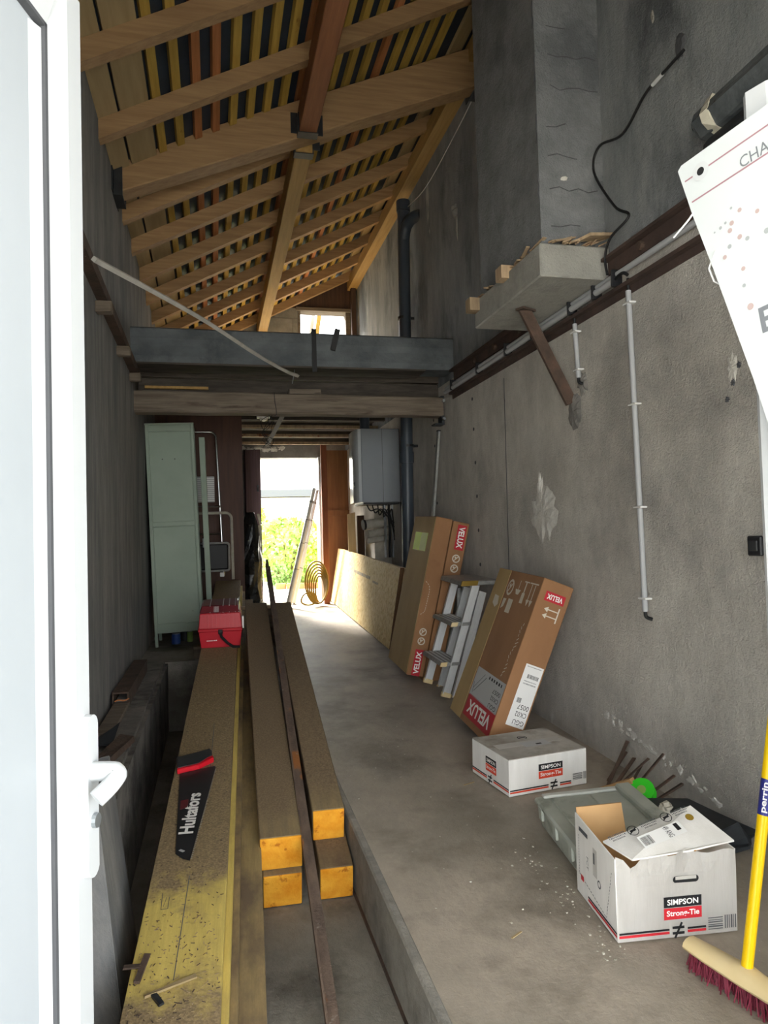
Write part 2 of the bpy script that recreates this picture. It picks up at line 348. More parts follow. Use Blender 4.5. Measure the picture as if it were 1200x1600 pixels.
struct(obj('ledge_left', B().mm(XL, -.31, 2.35, 4.92, -.14, .33).bevel(.02, 2), 'ledge_conc'), 'broken concrete footing ledge along the left wall')
# front wall around the open double door
fw = obj('wall_front', B().mm(XL - .25, XL + .02, .2, .42, -.5, 4.6).mm(XR - .02, XR + .25, .2, .42, -.5, 4.6).mm(XL + .02, XR - .02, .2, .42, 2.25, 4.6), 'facade'); struct(fw)
struct(obj('added_canopy', B().mm(-1.6, 2.8, -1.7, .2, 2.36, 2.46), 'facade'))  # added canopy out of view, keeps high sky light off the door leaves
struct(obj('ground_front', B().mm(-12, 14, -25, .2, -.6, -.16), 'ground_out'))
# pinholes in the shuttered part of the right wall (small recess plugs)
hol = None
for y in (4.35, 5.2):
    for k, z in enumerate((.9, 1.12, 1.34, 1.56, 1.78, 1.98)):
        if hol is None:
            hol = obj('tie_hole', B().tube([(0, 0, 0), (.003, 0, 0)], .012, 8), 'gasket', wr, True); hol.location = (XR - .002, y, z)
        else: inst(hol, wr, (XR - .002, y + .01 * k, z))
for y in (3.9,): obj('wall_joint', B().bar((XR - .001, y, .2), (XR - .001, y - .03, 2.0), .004, .003, (1, 0, 0)), 'gasket', wr)
def blob(name, c, ry, rz, m, parent, seed, th=.008, n=26, rough=.3):
    r_ = random.Random(seed); b = B(); cv = b.bm.verts.new((c[0] - th, c[1], c[2])); inn = []; out = []
    for k in range(n):
        a = 2 * math.pi * k / n; f = 1 + r_.uniform(-rough, rough)
        inn.append(b.bm.verts.new((c[0] - th * r_.uniform(.5, 1.1), c[1] + math.cos(a) * ry * .6 * f, c[2] + math.sin(a) * rz * .6 * f)))
        out.append(b.bm.verts.new((c[0] + .001, c[1] + math.cos(a) * ry * f, c[2] + math.sin(a) * rz * f)))
    for k in range(n):
        j = (k + 1) % n; b._f([cv, inn[k], inn[j]]); b._f([inn[k], out[k], out[j], inn[j]])
    return obj(name, b, m, parent)
blob('plaster_patch', (XR, 3.42, 1.2), .15, .14, 'plaster_white', wr, 3, rough=.28)
blob('plaster_patch', (XR, 3.44, 1.31), .03, .10, 'plaster_white', wr, 5)
blob('mortar_patch', (XR, 3.05, 1.66), .065, .09, 'mortar_grey', wr, 7, .012, rough=.12)
blob('mortar_patch', (XR, 2.97, 1.78), .05, .06, 'mortar_grey', wr, 8, .008)
blob('filled_hole', (XR, 2.0, 1.62), .03, .05, 'plaster_white', wr, 9, .004)
for k in range(3): blob('pock_mark', (XR, 1.97 + .03 * k, 1.62 - .05 * k), .012, .012, 'gasket', wr, 10 + k, .003)
r_ = random.Random(4)
for k in range(26):
    t = k / 25; y = 2.92 - .75 * t + r_.uniform(-.02, .02); z = .30 - .14 * t + r_.uniform(-.012, .012) * (2 - t)
    blob('lime_bloom', (XR, y, z), r_.uniform(.008, .028), r_.uniform(.006, .018), 'plaster_white', wr, 50 + k, .003, 11, .45)

blob('wall_lump', (XR + .006, 4.62, 3.33), .035, .05, 'cast_concrete', wu, 90, .03, 12)
blob('wall_lump', (XR + .006, 4.60, 3.22), .015, .09, 'cast_concrete', wu, 91, .01, 12)
blob('wall_chip', (XR + .006, 2.2, 2.83), .03, .05, 'gasket', wu, 92, .006, 12)
for k, (y, z) in enumerate(((1.98, 2.95), (2.35, 3.05), (3.75, 2.9), (4.2, 2.7))): blob('plaster_spot', (XR + .006, y, z), .012, .03, 'cast_concrete', wu, 94 + k, .004, 10)
# chimney breast on its concrete corbel
ch = obj('chimney_breast', B().mm(1.365, XR + .02, 2.74, 3.44, 2.31, 4.75), 'chimney'); struct(ch, 'rendered chimney breast hanging on the upper right wall')
r_ = random.Random(14)
for k in range(9):
    z = 2.42 + .145 * k + r_.uniform(-.03, .03); x0 = 1.37 + r_.uniform(0, .06); pts = [V((x0 + q * .045, 2.7385, z + r_.uniform(-.012, .012))) for q in range(r_.randint(3, 6))]
    obj('crack', B().tube(pts, .0022, 4), 'gasket', ch)
for k in range(5):
    z = 2.5 + .25 * k; pts = [V((1.364 + r_.uniform(-.001, .001), 2.742 + r_.uniform(0, .012), z + q * .03)) for q in range(5)]
    obj('crack', B().tube(pts, .003, 4), 'gasket', ch)
blob('plaster_spot', (0, 0, 0), .02, .012, 'plaster_white', ch, 60, .004, 10).matrix_local = M.Translation((1.48, 2.74, 2.60)) @ M.Rotation(math.pi / 2, 4, 'Z')
# concrete hearth corbel
cb = thing('concrete_corbel', 'cantilevered concrete hearth slab jutting from the right wall below the chimney', 'slab', (1.5, 3.08, 2.16))
obj('slab', B().mm(1.337, XR, 2.70, 3.47, 2.16, 2.30).bevel(.006), 'cast_concrete', cb)
b = B(); b.mm(1.30, 1.40, 3.02, 3.09, 2.265, 2.325)
obj('bearer_end', b, 'splinter', cb)
obj('bearer_end', B().mm(1.285, 1.38, 3.395, 3.46, 2.235, 2.30), 'splinter', cb)
r_ = random.Random(5)
for k in range(26):
    if k < 12: p = V((r_.uniform(1.335, 1.36), r_.uniform(2.78, 3.4), 2.308)); d = V((r_.uniform(-.02, .02), r_.uniform(-.10, .10), r_.uniform(.004, .03)))
    else: p = V((r_.uniform(1.36, 1.62), r_.uniform(2.69, 2.72), 2.305)); d = V((r_.uniform(.02, .10), r_.uniform(-.01, .03), r_.uniform(.005, .06)))
    obj('splinter', B().bar(p, p + d, r_.uniform(.008, .022), r_.uniform(.003, .008)), 'splinter', cb)
obj('broken_board', B().bar((1.52, 2.66, 2.318), (1.655, 2.70, 2.345), .07, .012), 'splinter', cb)
st = thing('steel_strut', 'rusty flat steel strut bracing the concrete hearth slab to the wall', 'strut', (1.655, 3.06, 1.66))
obj('bar', B().bar((1.452, 3.12, 2.158), (1.648, 3.06, 1.70), .055, .018, (0, 1, 0)), 'rust', st)
obj('top_plate', B().bar((1.42, 3.10, 2.154), (1.50, 3.14, 2.154), .05, .01), 'rust', st)

# steel rail, conduits, cables on the right wall
rl = thing('wall_rail', 'brown rusty steel rail fixed along the right wall above the conduit', 'rail', (XR, 3.3, 2.22))
obj('flange', B().mm(XR - .045, XR + .008, .45, 4.72, 2.232, 2.245), 'rust_rail', rl)
obj('web', B().mm(XR - .012, XR + .008, .45, 4.72, 2.175, 2.232), 'rust_rail', rl)
for y in (1.95, 2.45, 3.6, 3.95, 4.3): obj('bolt', B().tube([(XR - .03, y, 2.205), (XR, y, 2.205)], .018, 8), 'rust', rl)
rl2 = obj('angle_iron', B().mm(XR - .032, XR, .45, 4.78, 2.082, 2.098).mm(XR - .006, XR, .45, 4.78, 2.052, 2.086), 'rust_rail'); tag(rl2, 'thin brown angle iron running just below the grey conduit', 'rail')
cd = thing('long_conduit', 'long grey conduit running the length of the right wall', 'conduit', (XR, 3.2, 2.14))
obj('tube', B().tube([(XR - .022, .45, 2.158), (XR - .022, 2.4, 2.152), (XR - .022, 4.86, 2.142)], .0125, 10), 'conduit', cd, smooth=True)
cd2 = thing('short_conduit', 'second grey conduit strapped under the long one below the hearth', 'conduit', (XR, 3.6, 2.12))
obj('tube', B().tube([(XR - .03, 2.62, 2.128), (XR - .03, 4.86, 2.115)], .0145, 10), 'conduit', cd2, smooth=True)
obj('cable_end', B().tube(crm([(XR - .03, 2.64, 2.128), (XR - .035, 2.56, 2.135), (XR - .03, 2.53, 2.118)]), .007, 8), 'black_rubber', cd2)
for k, y in enumerate((2.62, 2.78, 3.0, 3.4, 3.75, 4.2, 4.7)):
    obj('clamp', B().mm(XR - .048, XR, y - .007, y + .007, 2.10, 2.172).bevel(.003), 'black_plastic', cd)
def wall_conduit(label, y0, z0, y1, z1, clips, elbow):
    t = thing('drop_conduit', label, 'conduit', (XR, y1, z1))
    obj('tube', B().tube([(XR - .018, y0, z0), (XR - .018, y1, z1)], .0115, 10), 'conduit', t, smooth=True)
    obj('cable', B().tube([(XR - .018, y0, z0), (XR - .018, y0, z0 + .05)], .006, 8), 'black_rubber', t)
    obj('cable', B().tube(crm([(XR - .018, y1, z1 + .01), (XR - .018, y1 - .004, z1 - .02), (XR + .0, y1 - .02, z1 - .03)]), .007, 8), 'black_rubber', t)
    for f in clips:
        y = y0 + (y1 - y0) * f; z = z0 + (z1 - z0) * f
        obj('clip', B().mm(XR - .032, XR, y - .026, y + .026, z - .004, z + .004).bevel(.002), 'label_white', t)
wall_conduit('tall vertical grey conduit dropping down the right wall', 2.548, 2.06, 2.518, .775, (.04, .36, .68, .96), True)
wall_conduit('short vertical conduit beside the rusty strut', 2.99, 2.055, 2.972, 1.80, (.15, .85), True)
bc = obj('black_cable', B().tube(crm([(XR, 2.17, 2.80), (XR - .02, 2.24, 2.775), (XR - .02, 2.38, 2.765), (XR - .02, 2.54, 2.70), (XR - .03, 2.70, 2.735), (XR - .04, 2.735, 2.64), (XR - .02, 2.62, 2.44), (XR - .02, 2.52, 2.355), (XR - .05, 2.61, 2.30), (XR - .045, 2.665, 2.24), (XR - .04, 2.66, 2.165)], 8), .0055, 8), 'black_rubber', smooth=True); tag(bc, 'loose black cable hanging down the upper right wall', 'cable')
obj('splice', B().tube([(XR - .021, 2.27, 2.772), (XR - .021, 2.33, 2.769)], .008, 8), 'zip_white', bc)
sw = thing('wall_switch', 'small black switch box on the right wall beside the white door', 'switch', (XR, 1.95, 1.01))
obj('box', B().mm(XR - .014, XR, 1.895, 1.955, 1.005, 1.068).bevel(.004), 'black_plastic', sw)
obj('rocker', B().mm(XR - .018, XR - .013, 1.908, 1.942, 1.02, 1.054).bevel(.002), 'saw_handle', sw)
pb = thing('wrapped_roll', 'dark plastic wrapped roll poking out behind the white door leaf', 'roll', (XR - .05, 1.97, 2.36))
obj('roll', B().tube([(XR - .055, 1.55, 2.44), (XR - .055, 2.0, 2.42), (XR - .055, 2.03, 2.419)], [.055, .055, .03], 12).jit(.006, 2), 'smoky_wrap', pb)
obj('wrap', B().tube([(XR - .058, 1.96, 2.424), (XR - .058, 1.925, 2.426)], .058, 12).jit(.006, 4), 'wrap_clear', pb)
obj('lower_roll', B().tube([(XR - .05, 1.5, 2.33), (XR - .05, 1.98, 2.32)], .045, 12).jit(.004, 3), 'dark_steel', pb, smooth=True)

# left wall rail and wooden plugs, fallen pole
lr = thing('wall_channel', 'dark steel channel along the left wall', 'rail', (XL, 3.8, 2.2))
obj('channel', B().bar((XL + .02, 1.2, 2.275), (XL + .02, 4.9, 2.185), .05, .05), 'rust', lr)
for y, z in ((3.34, 2.13), (4.05, 2.115), (4.62, 2.10)): obj('wood_plug', B().mm(XL, XL + .07, y, y + .05, z, z + .05).bevel(.004).jit(.003, int(y * 9)), 'old_beam', lr)
pl = obj('hanging_lath', B().tube(crm([(-.40, 2.7, 2.12), (-.05, 3.5, 2.17), (.25, 4.15, 2.17), (.46, 4.55, 2.17), (.56, 4.72, 2.178)]), [.0125] * 25, 4), 'weathered_lath'); tag(pl, 'thin pale bent lath hanging diagonally from the left wall to the grey beam', 'lath')
obj('wire_tie', B().tube([(.535, 4.68, 2.21), (.52, 4.70, 2.12)], .003, 6), 'galv', pl)

# ------------------------------------------------------------------ roof
SL = .51; zr = lambda x: 3.005 + SL * (x - XL)      # underside of the rafters
A = math.atan(SL); N3 = V((-math.sin(A), 0, math.cos(A))); D3 = V((math.cos(A), 0, math.sin(A)))
RH = .085
p0 = V((XL - .3, 0, zr(XL - .3))) + N3 * (RH + .03)
ceil = obj('ceiling', B().prism([p0 + Y1 * .2, p0 + Y1 * 8.35, p0 + D3 * 3.05 + Y1 * 8.35, p0 + D3 * 3.05 + Y1 * .2], N3 * .03), 'roof_cover'); struct(ceil, 'lean-to roof with open battens between pine rafters')
q0 = V((XL, 0, zr(XL))) + N3 * RH / 2; ln = (XR - XL) / math.cos(A)
raf = None
for y in [4.93 + .515 * k for k in range(7)] + [4.45, 3.55, 3.0, 2.5, 2.0, 1.5, 1.0, .55]:
    if raf is None: raf = obj('rafter', B().bar(q0, q0 + D3 * ln, .06, RH, N3), 'pine_x', ceil); raf.location = (0, y, 0)
    else: inst(raf, ceil, (0, y, 0))
bt = {}
nb = 18
for k in range(nb):
    x = -.19 + k * .0945
    key = 'batten_red' if k in (2, 3, 8, 13) else 'batten_y'
    c = V((x, 0, zr(x))) + N3 * (RH + .0125)
    if key not in bt:
        bt[key] = obj('batten', B().bar(c + Y1 * .3, c + Y1 * 8.2, .042, .025, N3), key, ceil); ref = c.copy(); bt[key + 'c'] = c.copy()
    else: inst(bt[key], ceil, c - bt[key + 'c'])
for x, w in ((-.432, .150), (-.291, .150), (1.575, .11)):
    c = V((x, 0, zr(x))) + N3 * (RH + .010)
    obj('board', B().bar(c + Y1 * .3, c + Y1 * 8.2, w - .006, .02, N3), 'board_pale', ceil)
obj('wall_plate', B().mm(1.565, XR + .01, .42, 8.2, zr(1.6) - .10, zr(1.6) + .02), 'pine_y', ceil)
# main sloping beam with steel shoes
mb = obj('main_beam', B().hexa([(XL, 4.02, 2.985), (XR, 4.02, 3.855), (XR, 4.15, 3.855), (XL, 4.15, 2.985), (XL, 4.02, 3.185), (XR, 4.02, 4.10), (XR, 4.15, 4.10), (XL, 4.15, 3.185)]).bevel(.006), 'pine_x', ceil)
for x, z in ((XL, 2.975), (XR - .05, 3.83)):
    obj('beam_shoe', B().mm(x, x + .05, 4.0, 4.012, z, z + .15).mm(x, x + .05, 4.158, 4.17, z, z + .15).mm(x, x + .05, 4.0, 4.17, z - .006, z + .002).mm(x, x + .006, 3.95, 4.22, z, z + .15), 'dark_steel', mb)
zb = lambda x: 2.985 + (x - XL) * .404
obj('purlin', B().mm(.512, .612, .42, 4.02, 3.40, 3.55).bevel(.004), 'pine_red', ceil)
pu = obj('purlin', B().mm(.512, .612, 4.15, 8.2, 3.385, 3.535).bevel(.004), 'pine_y', ceil)
for y0, y1 in ((3.955, 4.02), (4.15, 4.215)):
    z = 3.395 if y0 < 4.1 else 3.38
    obj('joist_hanger', B().mm(.505, .511, y0, y1, z, z + .11).mm(.613, .619, y0, y1, z, z + .11).mm(.505, .619, y0, y1, z - .005, z).mm(.47, .51, (y1 if y0 < 4.1 else y0) - .003, (y1 if y0 < 4.1 else y0) + .003, z + .02, z + .14).mm(.614, .655, (y1 if y0 < 4.1 else y0) - .003, (y1 if y0 < 4.1 else y0) + .003, z + .02, z + .14), 'dark_steel', ceil)
rw = obj('roof_cable', B().tube(crm([(XR - .02, 4.0, 3.86), (XR - .03, 4.5, 3.79), (XR - .02, 5.2, 3.78), (XR - .04, 5.65, 3.83)]), .004, 6), 'zip_white'); tag(rw, 'thin pale wire sagging under the roof plate along the right wall', 'wire')

# upper back wall with window
WY = 8.15
ub = thing('wall_back_upper', None, None, (0, WY, 2.4), kind='structure')
blk = {}
for row in range(11):
    z0 = 2.40 + row * .205
    x = XL - (.2 if row % 2 else 0)
    while x < XR:
        xa, xb = max(x, XL), min(x + .395, XR); x += .405
        lim = zr((xa + xb) / 2) + .05
        if z0 > lim: continue
        segs = [(xa, xb)]
        if z0 + .195 > 2.62 and z0 < 3.72:
            lo_ = .98 if z0 + .195 > 3.27 else .30  # unseen lower opening, added wide to let more sun into the loft
            segs = []
            if xa < lo_: segs.append((xa, min(xb, lo_)))
            if xb > 1.615: segs.append((max(xa, 1.615), xb))
        if z0 >= 3.72 and xb > .72: continue
        for a, c in segs:
            if c - a < .03: continue
            obj('concrete_block', B().mm(a, c, WY, WY + .18, z0, z0 + .195), 'block', ub)
obj('mortar', B().mm(XL, .30, WY + .01, WY + .17, 2.39, 3.4).mm(XL, .98, WY + .01, WY + .17, 3.28, 3.9).mm(1.615, XR, WY + .01, WY + .17, 2.39, 3.8).mm(.30, 1.615, WY + .01, WY + .17, 2.39, 2.62), 'mortar_grey', ub)
for k in range(10):
    x = .70 + k * .098
    obj('plank', B().hexa([(x, WY - .012, 3.745), (x + .097, WY - .012, 3.745), (x + .097, WY + .012, 3.745), (x, WY + .012, 3.745), (x, WY - .012, zr(x) + .08), (x + .097, WY - .012, zr(x + .097) + .08), (x + .097, WY + .012, zr(x + .097) + .08), (x, WY + .012, zr(x) + .08)]), 'dark_wood', ub)
wn = thing('window_1', 'small unglazed back window under the roof with an added wide opening below', None, (1.3, WY, 3.05), kind='structure')
obj('lintel', B().mm(.96, 1.63, WY - .03, WY + .15, 3.715, 3.755).bevel(.004), 'old_beam', wn)
obj('jamb', B().mm(1.54, 1.60, WY - .0, WY + .12, 2.64, 3.715).bevel(.004), 'old_beam', wn)
obj('jamb', B().mm(.985, 1.012, WY - .0, WY + .12, 3.24, 3.715), 'old_beam', wn)
obj('sill', B().mm(.30, 1.60, WY - .02, WY + .15, 2.61, 2.64), 'old_beam', wn)
tag(obj('dark_post', B().mm(1.59, 1.645, WY - .12, WY - .06, 2.42, 3.98).bevel(.004), 'dark_wood'), 'dark timber post beside the upper back window', 'post')
tag(obj('window_batten', B().bar((1.013, WY + .5, 2.39), (1.25, WY + .5, 3.95), .045, .03, (0, 1, 0)), 'weathered_lath'), 'grey batten slanting outside the upper window', 'batten')
tag(obj('window_lath', B().bar((1.082, WY + .45, 2.39), (1.32, WY + .45, 3.95), .05, .03, (0, 1, 0)), 'batten_y'), 'orange batten slanting outside the upper window', 'batten')

# loft deck / low ceiling and the cross beams
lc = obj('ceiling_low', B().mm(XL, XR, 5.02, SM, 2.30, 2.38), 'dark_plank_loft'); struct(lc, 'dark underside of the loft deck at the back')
struct(obj('loft_bounce_deck', B().mm(XL, XR, 5.02, WY, 2.381, 2.40), 'pale_ply'), 'unseen pale deck added behind the grey beam to bounce sun upwards')  # hidden pale layer added to reflect window sun onto the rafters
for k in range(7):
    y = 5.1 + k * .58
    obj('joist', B().mm(XL, XR, y, y + .06, 2.235, 2.30), 'dark_plank_loft', lc)
for k in range(3):
    y = 7.15 + k * .62
    obj('batten', B().mm(.2, XR, y, y + .03, 2.205, 2.235), 'splinter', lc)
gb = thing('steel_beam', 'grey painted box beam spanning the passage below the roof', 'beam', (.58, 4.84, 2.25))
prof = [(4.76, 2.478), (4.74, 2.465), (4.735, 2.40), (4.75, 2.36), (4.742, 2.29), (4.75, 2.25), (4.96, 2.25), (4.96, 2.478)]
obj('web', B().prism([(XL, y, z) for y, z in prof], (XR - XL, 0, 0)), 'grey_beam', gb)
obj('lower_flange', B().mm(XL, 1.45, 4.735, 4.97, 2.236, 2.248), 'dark_plank_loft', gb)
obj('strap', B().mm(.66, .69, 4.728, 4.735, 2.21, 2.50).mm(.66, .69, 4.728, 4.97, 2.48, 2.486), 'black_rubber', gb)
obj('hook', B().bar((.80, 4.73, 2.36), (.835, 4.72, 2.50), .035, .02, (0, 1, 0)), 'black_rubber', gb)
tag(obj('recess_plank', B().mm(XL + .02, 1.62, 4.99, 5.02, 2.10, 2.20).bevel(.004), 'dark_plank_loft'), 'dark plank in the recess between the two cross beams', 'plank')
tag(obj('pale_batten', B().mm(-.43, -.02, 4.955, 4.985, 2.125, 2.142), 'pine_y'), 'short pale batten lying in the recess above the wooden beam', 'batten')
tag(obj('packing_block', B().mm(.52, .74, 4.90, 5.0, 2.093, 2.13).bevel(.004), 'old_beam'), 'flat wooden packing block on top of the old beam', 'block')
wb = thing('old_wooden_beam', 'weathered grey wooden beam above the green locker', 'beam', (.58, 4.95, 1.955))
bb = B(); nseg = 14
ring = []
for k in range(nseg + 1):
    x = XL + (1.625 - XL) * k / nseg; dz = .004 * math.sin(k * 1.7); dy = .004 * math.sin(k * 2.3)
    ring.append([bb.bm.verts.new((x, 4.89 + dy + a, 1.955 + dz * .5 + c + (.01 * (1 - k / nseg) if c > .1 else 0))) for a, c in ((0, .01), (.01, 0), (.12, 0), (.13, .01), (.13, .125), (.12, .135), (.01, .135), (0, .125))])
for a, c in zip(ring, ring[1:]):
    for j in range(8): bb._f([a[j], a[(j + 1) % 8], c[(j + 1) % 8], c[j]])
bb._f(ring[0][::-1]); bb._f(ring[-1])
obj('beam', bb, 'old_beam', wb)
obj('wire', B().tube(crm([(.415, 4.884, 2.10), (.418, 4.882, 2.04), (.425, 4.882, 1.99), (.427, 4.886, 1.95), (.42, 4.93, 1.945)]), .0025, 6), 'black_rubber', wb)
obj('end_bracket', B().mm(1.612, 1.632, 4.90, 4.99, 1.90, 2.10).mm(1.56, 1.632, 4.90, 4.99, 1.89, 1.90), 'dark_steel', wb)
for z in (1.93, 2.06): obj('bolt', B().tube([(1.622, 4.87, z), (1.622, 4.90, z)], .011, 8), 'galv', wb)

# ------------------------------------------------------------------ lower back wall, doorway, garden
BY = 9.05
bw = obj('wall_back', B().mm(XL, .56, BY, BY + .22, .0, 2.30).mm(.56, XR, BY, BY + .22, 2.12, 2.30), 'block'); struct(bw, 'back wall with concrete lintel over the bright doorway')
r_ = random.Random(8)
for k in range(7): blob('plaster_drip', (0, 0, 0), .05, .03, 'plaster_white', bw, 30 + k, .008).matrix_local = M.Translation((.25 + k * .10, BY, 2.235 + r_.uniform(-.015, .012))) @ M.Rotation(math.pi / 2, 4, 'Z')
tag(obj('door_post', B().mm(1.275, 1.345, 8.60, 8.66, fz(8.6), 2.26).bevel(.003), 'red_post'), 'upright red-brown post right of the back doorway', 'post')
pp = thing('plywood_partition', 'knotty plywood partition right of the back doorway', 'partition', (1.5, 8.95, fz(9)))
obj('upper_panel', B().mm(1.345, XR, 8.92, 8.94, 1.42, 2.20), 'plywood', pp)
obj('lower_panel', B().mm(1.345, XR, 8.90, 8.94, .31, 1.38), 'plywood', pp)
obj('rail', B().mm(1.345, XR, 8.88, 8.94, 1.375, 1.44), 'plywood', pp)
obj('jamb', B().mm(1.29, 1.345, 8.94, 9.2, .31, 2.12), 'pvc_white', pp)
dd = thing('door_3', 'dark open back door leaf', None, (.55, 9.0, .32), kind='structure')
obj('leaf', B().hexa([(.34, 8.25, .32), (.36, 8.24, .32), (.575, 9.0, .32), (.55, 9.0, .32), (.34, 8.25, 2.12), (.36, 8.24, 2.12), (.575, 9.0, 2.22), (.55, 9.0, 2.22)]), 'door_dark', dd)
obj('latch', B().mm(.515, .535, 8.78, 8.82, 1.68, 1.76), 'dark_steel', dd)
bp = thing('wrapped_bundle', 'tall bundle in shiny black plastic beside the dark back door', 'bundle', (.40, 7.95, .32))
b = B(); r_ = random.Random(21); rg = []
for k in range(9):
    z = .32 + 1.08 * k / 8; rr = .115 * (1 - .55 * max(0, (k - 5) / 3)) + .012 * math.sin(k * 2)
    rg.append([b.bm.verts.new((.385 + (rr + r_.uniform(-.012, .012)) * math.cos(a * math.pi / 7), 7.95 + (rr + r_.uniform(-.012, .012)) * math.sin(a * math.pi / 7), z)) for a in range(14)])
for a, c in zip(rg, rg[1:]):
    for j in range(14): b._f([a[j], a[(j + 1) % 14], c[(j + 1) % 14], c[j]])
b._f(rg[-1]); b._f(rg[0][::-1])
obj('sheet', b, 'black_sheet', bp)
b = B()
for k in range(8): b.bar((.47 + .012 * math.sin(k), 7.97, 1.38 - k * .12), (.49 + .012 * math.sin(k * 1.7 + 1), 7.97, 1.26 - k * .12), .035, .03, (1, 0, 0))
obj('clear_wrap', b.jit(.006, 5), 'wrap_clear', bp)
tag(obj('brown_partition', B().mm(XL, .262, 6.62, 6.66, .318, 2.235), 'brown_panel'), 'tall dark brown wooden panel behind the step stools', 'panel')
# garden seen through the doorway
struct(obj('ground_garden', B().mm(-14, 14, SM, 45, -.3, .31), 'ground_out'))
def bush(label, c, r, h, n, m, seed, size=.09, g=None):
    t = thing('shrub', label, 'shrub', c, group=g); r_ = random.Random(seed); b = B()
    for k in range(n):
        a = r_.uniform(0, 6.283); u = r_.uniform(0, 1); f = r_.uniform(.55, 1); z = h * u
        rr = r * f * math.sqrt(max(.05, 1 - (2 * u - .9) ** 2 * .8))
        p = V(c) + V((rr * math.cos(a), rr * math.sin(a), z)); d1 = V((r_.uniform(-1, 1), r_.uniform(-1, 1), r_.uniform(-.3, 1))).normalized() * size * r_.uniform(.6, 1.3)
        d2 = d1.cross(V((r_.uniform(-1, 1), r_.uniform(-1, 1), r_.uniform(-1, 1)))).normalized() * size * .45
        b.poly([p, p + d1 * .5 + d2, p + d1, p + d1 * .5 - d2])
    o = obj('foliage', b, m, t); o['kind'] = 'stuff'
    b = B()
    for k in range(5): b.tube([V(c), V(c) + V((r_.uniform(-.5, .5) * r, r_.uniform(-.5, .5) * r, h * .75))], [.02, .006], 5)
    obj('stems', b, 'bark', t)
bush('leafy green shrub in the garden left of the leaning ladder', (1.25, 12.6, .31), .62, 1.12, 2200, 'leaf_a', 1)
bush('bright yellow-green bush right of the leaning ladder', (1.95, 12.3, .31), .5, .75, 1600, 'leaf_b', 2, .07)
bush('low dark green plant by the terracotta edging', (1.02, 11.9, .31), .18, .35, 260, 'leaf_c', 3, .06)
bush('pale creeper at the left of the back doorway', (.80, 13.9, .31), .28, 1.42, 900, 'leaf_b', 4, .09)
bush('clipped yellow-green hedge below the neighbouring eaves', (2.0, 16.5, .31), 1.4, 1.15, 2200, 'leaf_b', 5, .13)
hs = thing('neighbour_house', 'pale neighbouring house with grey eaves beyond the garden', 'house', (2, 22, .31))
obj('wall', B().mm(-6, 12, 21, 27, .3, 2.3), 'house_cream', hs)
obj('eaves', B().mm(-6.3, 12.3, 20.4, 20.6, 2.30, 2.50), 'print_dark', hs)
obj('roof', B().prism([(-6.3, 20.4, 2.5), (-6.3, 24, 4.3), (-6.3, 27.6, 2.5)], (18.6, 0, 0)), 'house_cream', hs)
sh = thing('garden_cupboard', 'pale blue shuttered cupboard at the left of the garden', 'cupboard', (.65, 13.2, .31))
obj('body', B().mm(.55, .88, 13.0, 13.4, .31, 1.25).bevel(.01), 'label_white', sh)
obj('shutter', B().mm(.60, .86, 12.97, 13.0, .85, 1.22), 'shutter_blue', sh)
for k in range(7): tag(obj('edging_tile', B().mm(.92 + k * .17, 1.085 + k * .17, 11.35 - k * .05, 11.41 - k * .05, .30, .40).bevel(.01), 'terracotta'), 'terracotta edging tile at the front of the garden bed', 'edging', 'terracotta edging tiles')
# telescopic ladder in the doorway
tl = thing('telescopic_ladder', 'aluminium telescopic ladder leaning in the bright back doorway', 'ladder', (.84, 8.5, fz(8.5)))
p, q = V((.825, 8.42, fz(8.42) + .02)), V((1.185, 8.60, 1.70)); sdv = V((.055, .33, 0))
for off in (V((0, 0, 0)), sdv + V((.03, 0, 0))):
    seg = [(0, .30, .036), (.30, .52, .032), (.52, .72, .028), (.72, .88, .024), (.88, 1, .020)]
    for a, c, rr in seg: obj('stile_section', B().tube([p + off + (q - p) * a, p + off + (q - p) * c], rr, 10), 'alu', tl, smooth=True)
    for a in (.16, .30, .52, .72, .88): obj('collar', B().tube([p + off + (q - p) * (a - .008), p + off + (q - p) * (a + .008)], .038 - .014 * a, 10), 'alu_dull', tl)
for f in (.10, .34, .55, .74, .9): c = p + (q - p) * f; obj('rung', B().tube([c, c + sdv], .013, 8), 'alu', tl)
# yellow hose coil
hc = thing('hose_coil', 'coil of yellow garden hose hanging by the doorway post', 'hose', (1.2, 8.5, fz(8.5)))
for k in range(6):
    rx, rz = .055 + .016 * k, .16 + .018 * k
    pts = [(1.21 - .01 * k + rx * math.cos(a * math.pi / 10), 8.50 - .02 * k, .315 + .012 + rz + (rz) * math.sin(a * math.pi / 10)) for a in range(21)]
    obj('loop', B().tube(pts, .0105, 8, False), 'hose', hc, smooth=True)
obj('loose_end', B().tube(crm([(1.16, 8.42, .34), (1.05, 8.38, .32), (.97, 8.36, .36), (1.0, 8.38, .44), (1.08, 8.4, .47)]), .0105, 8), 'hose', hc, smooth=True)

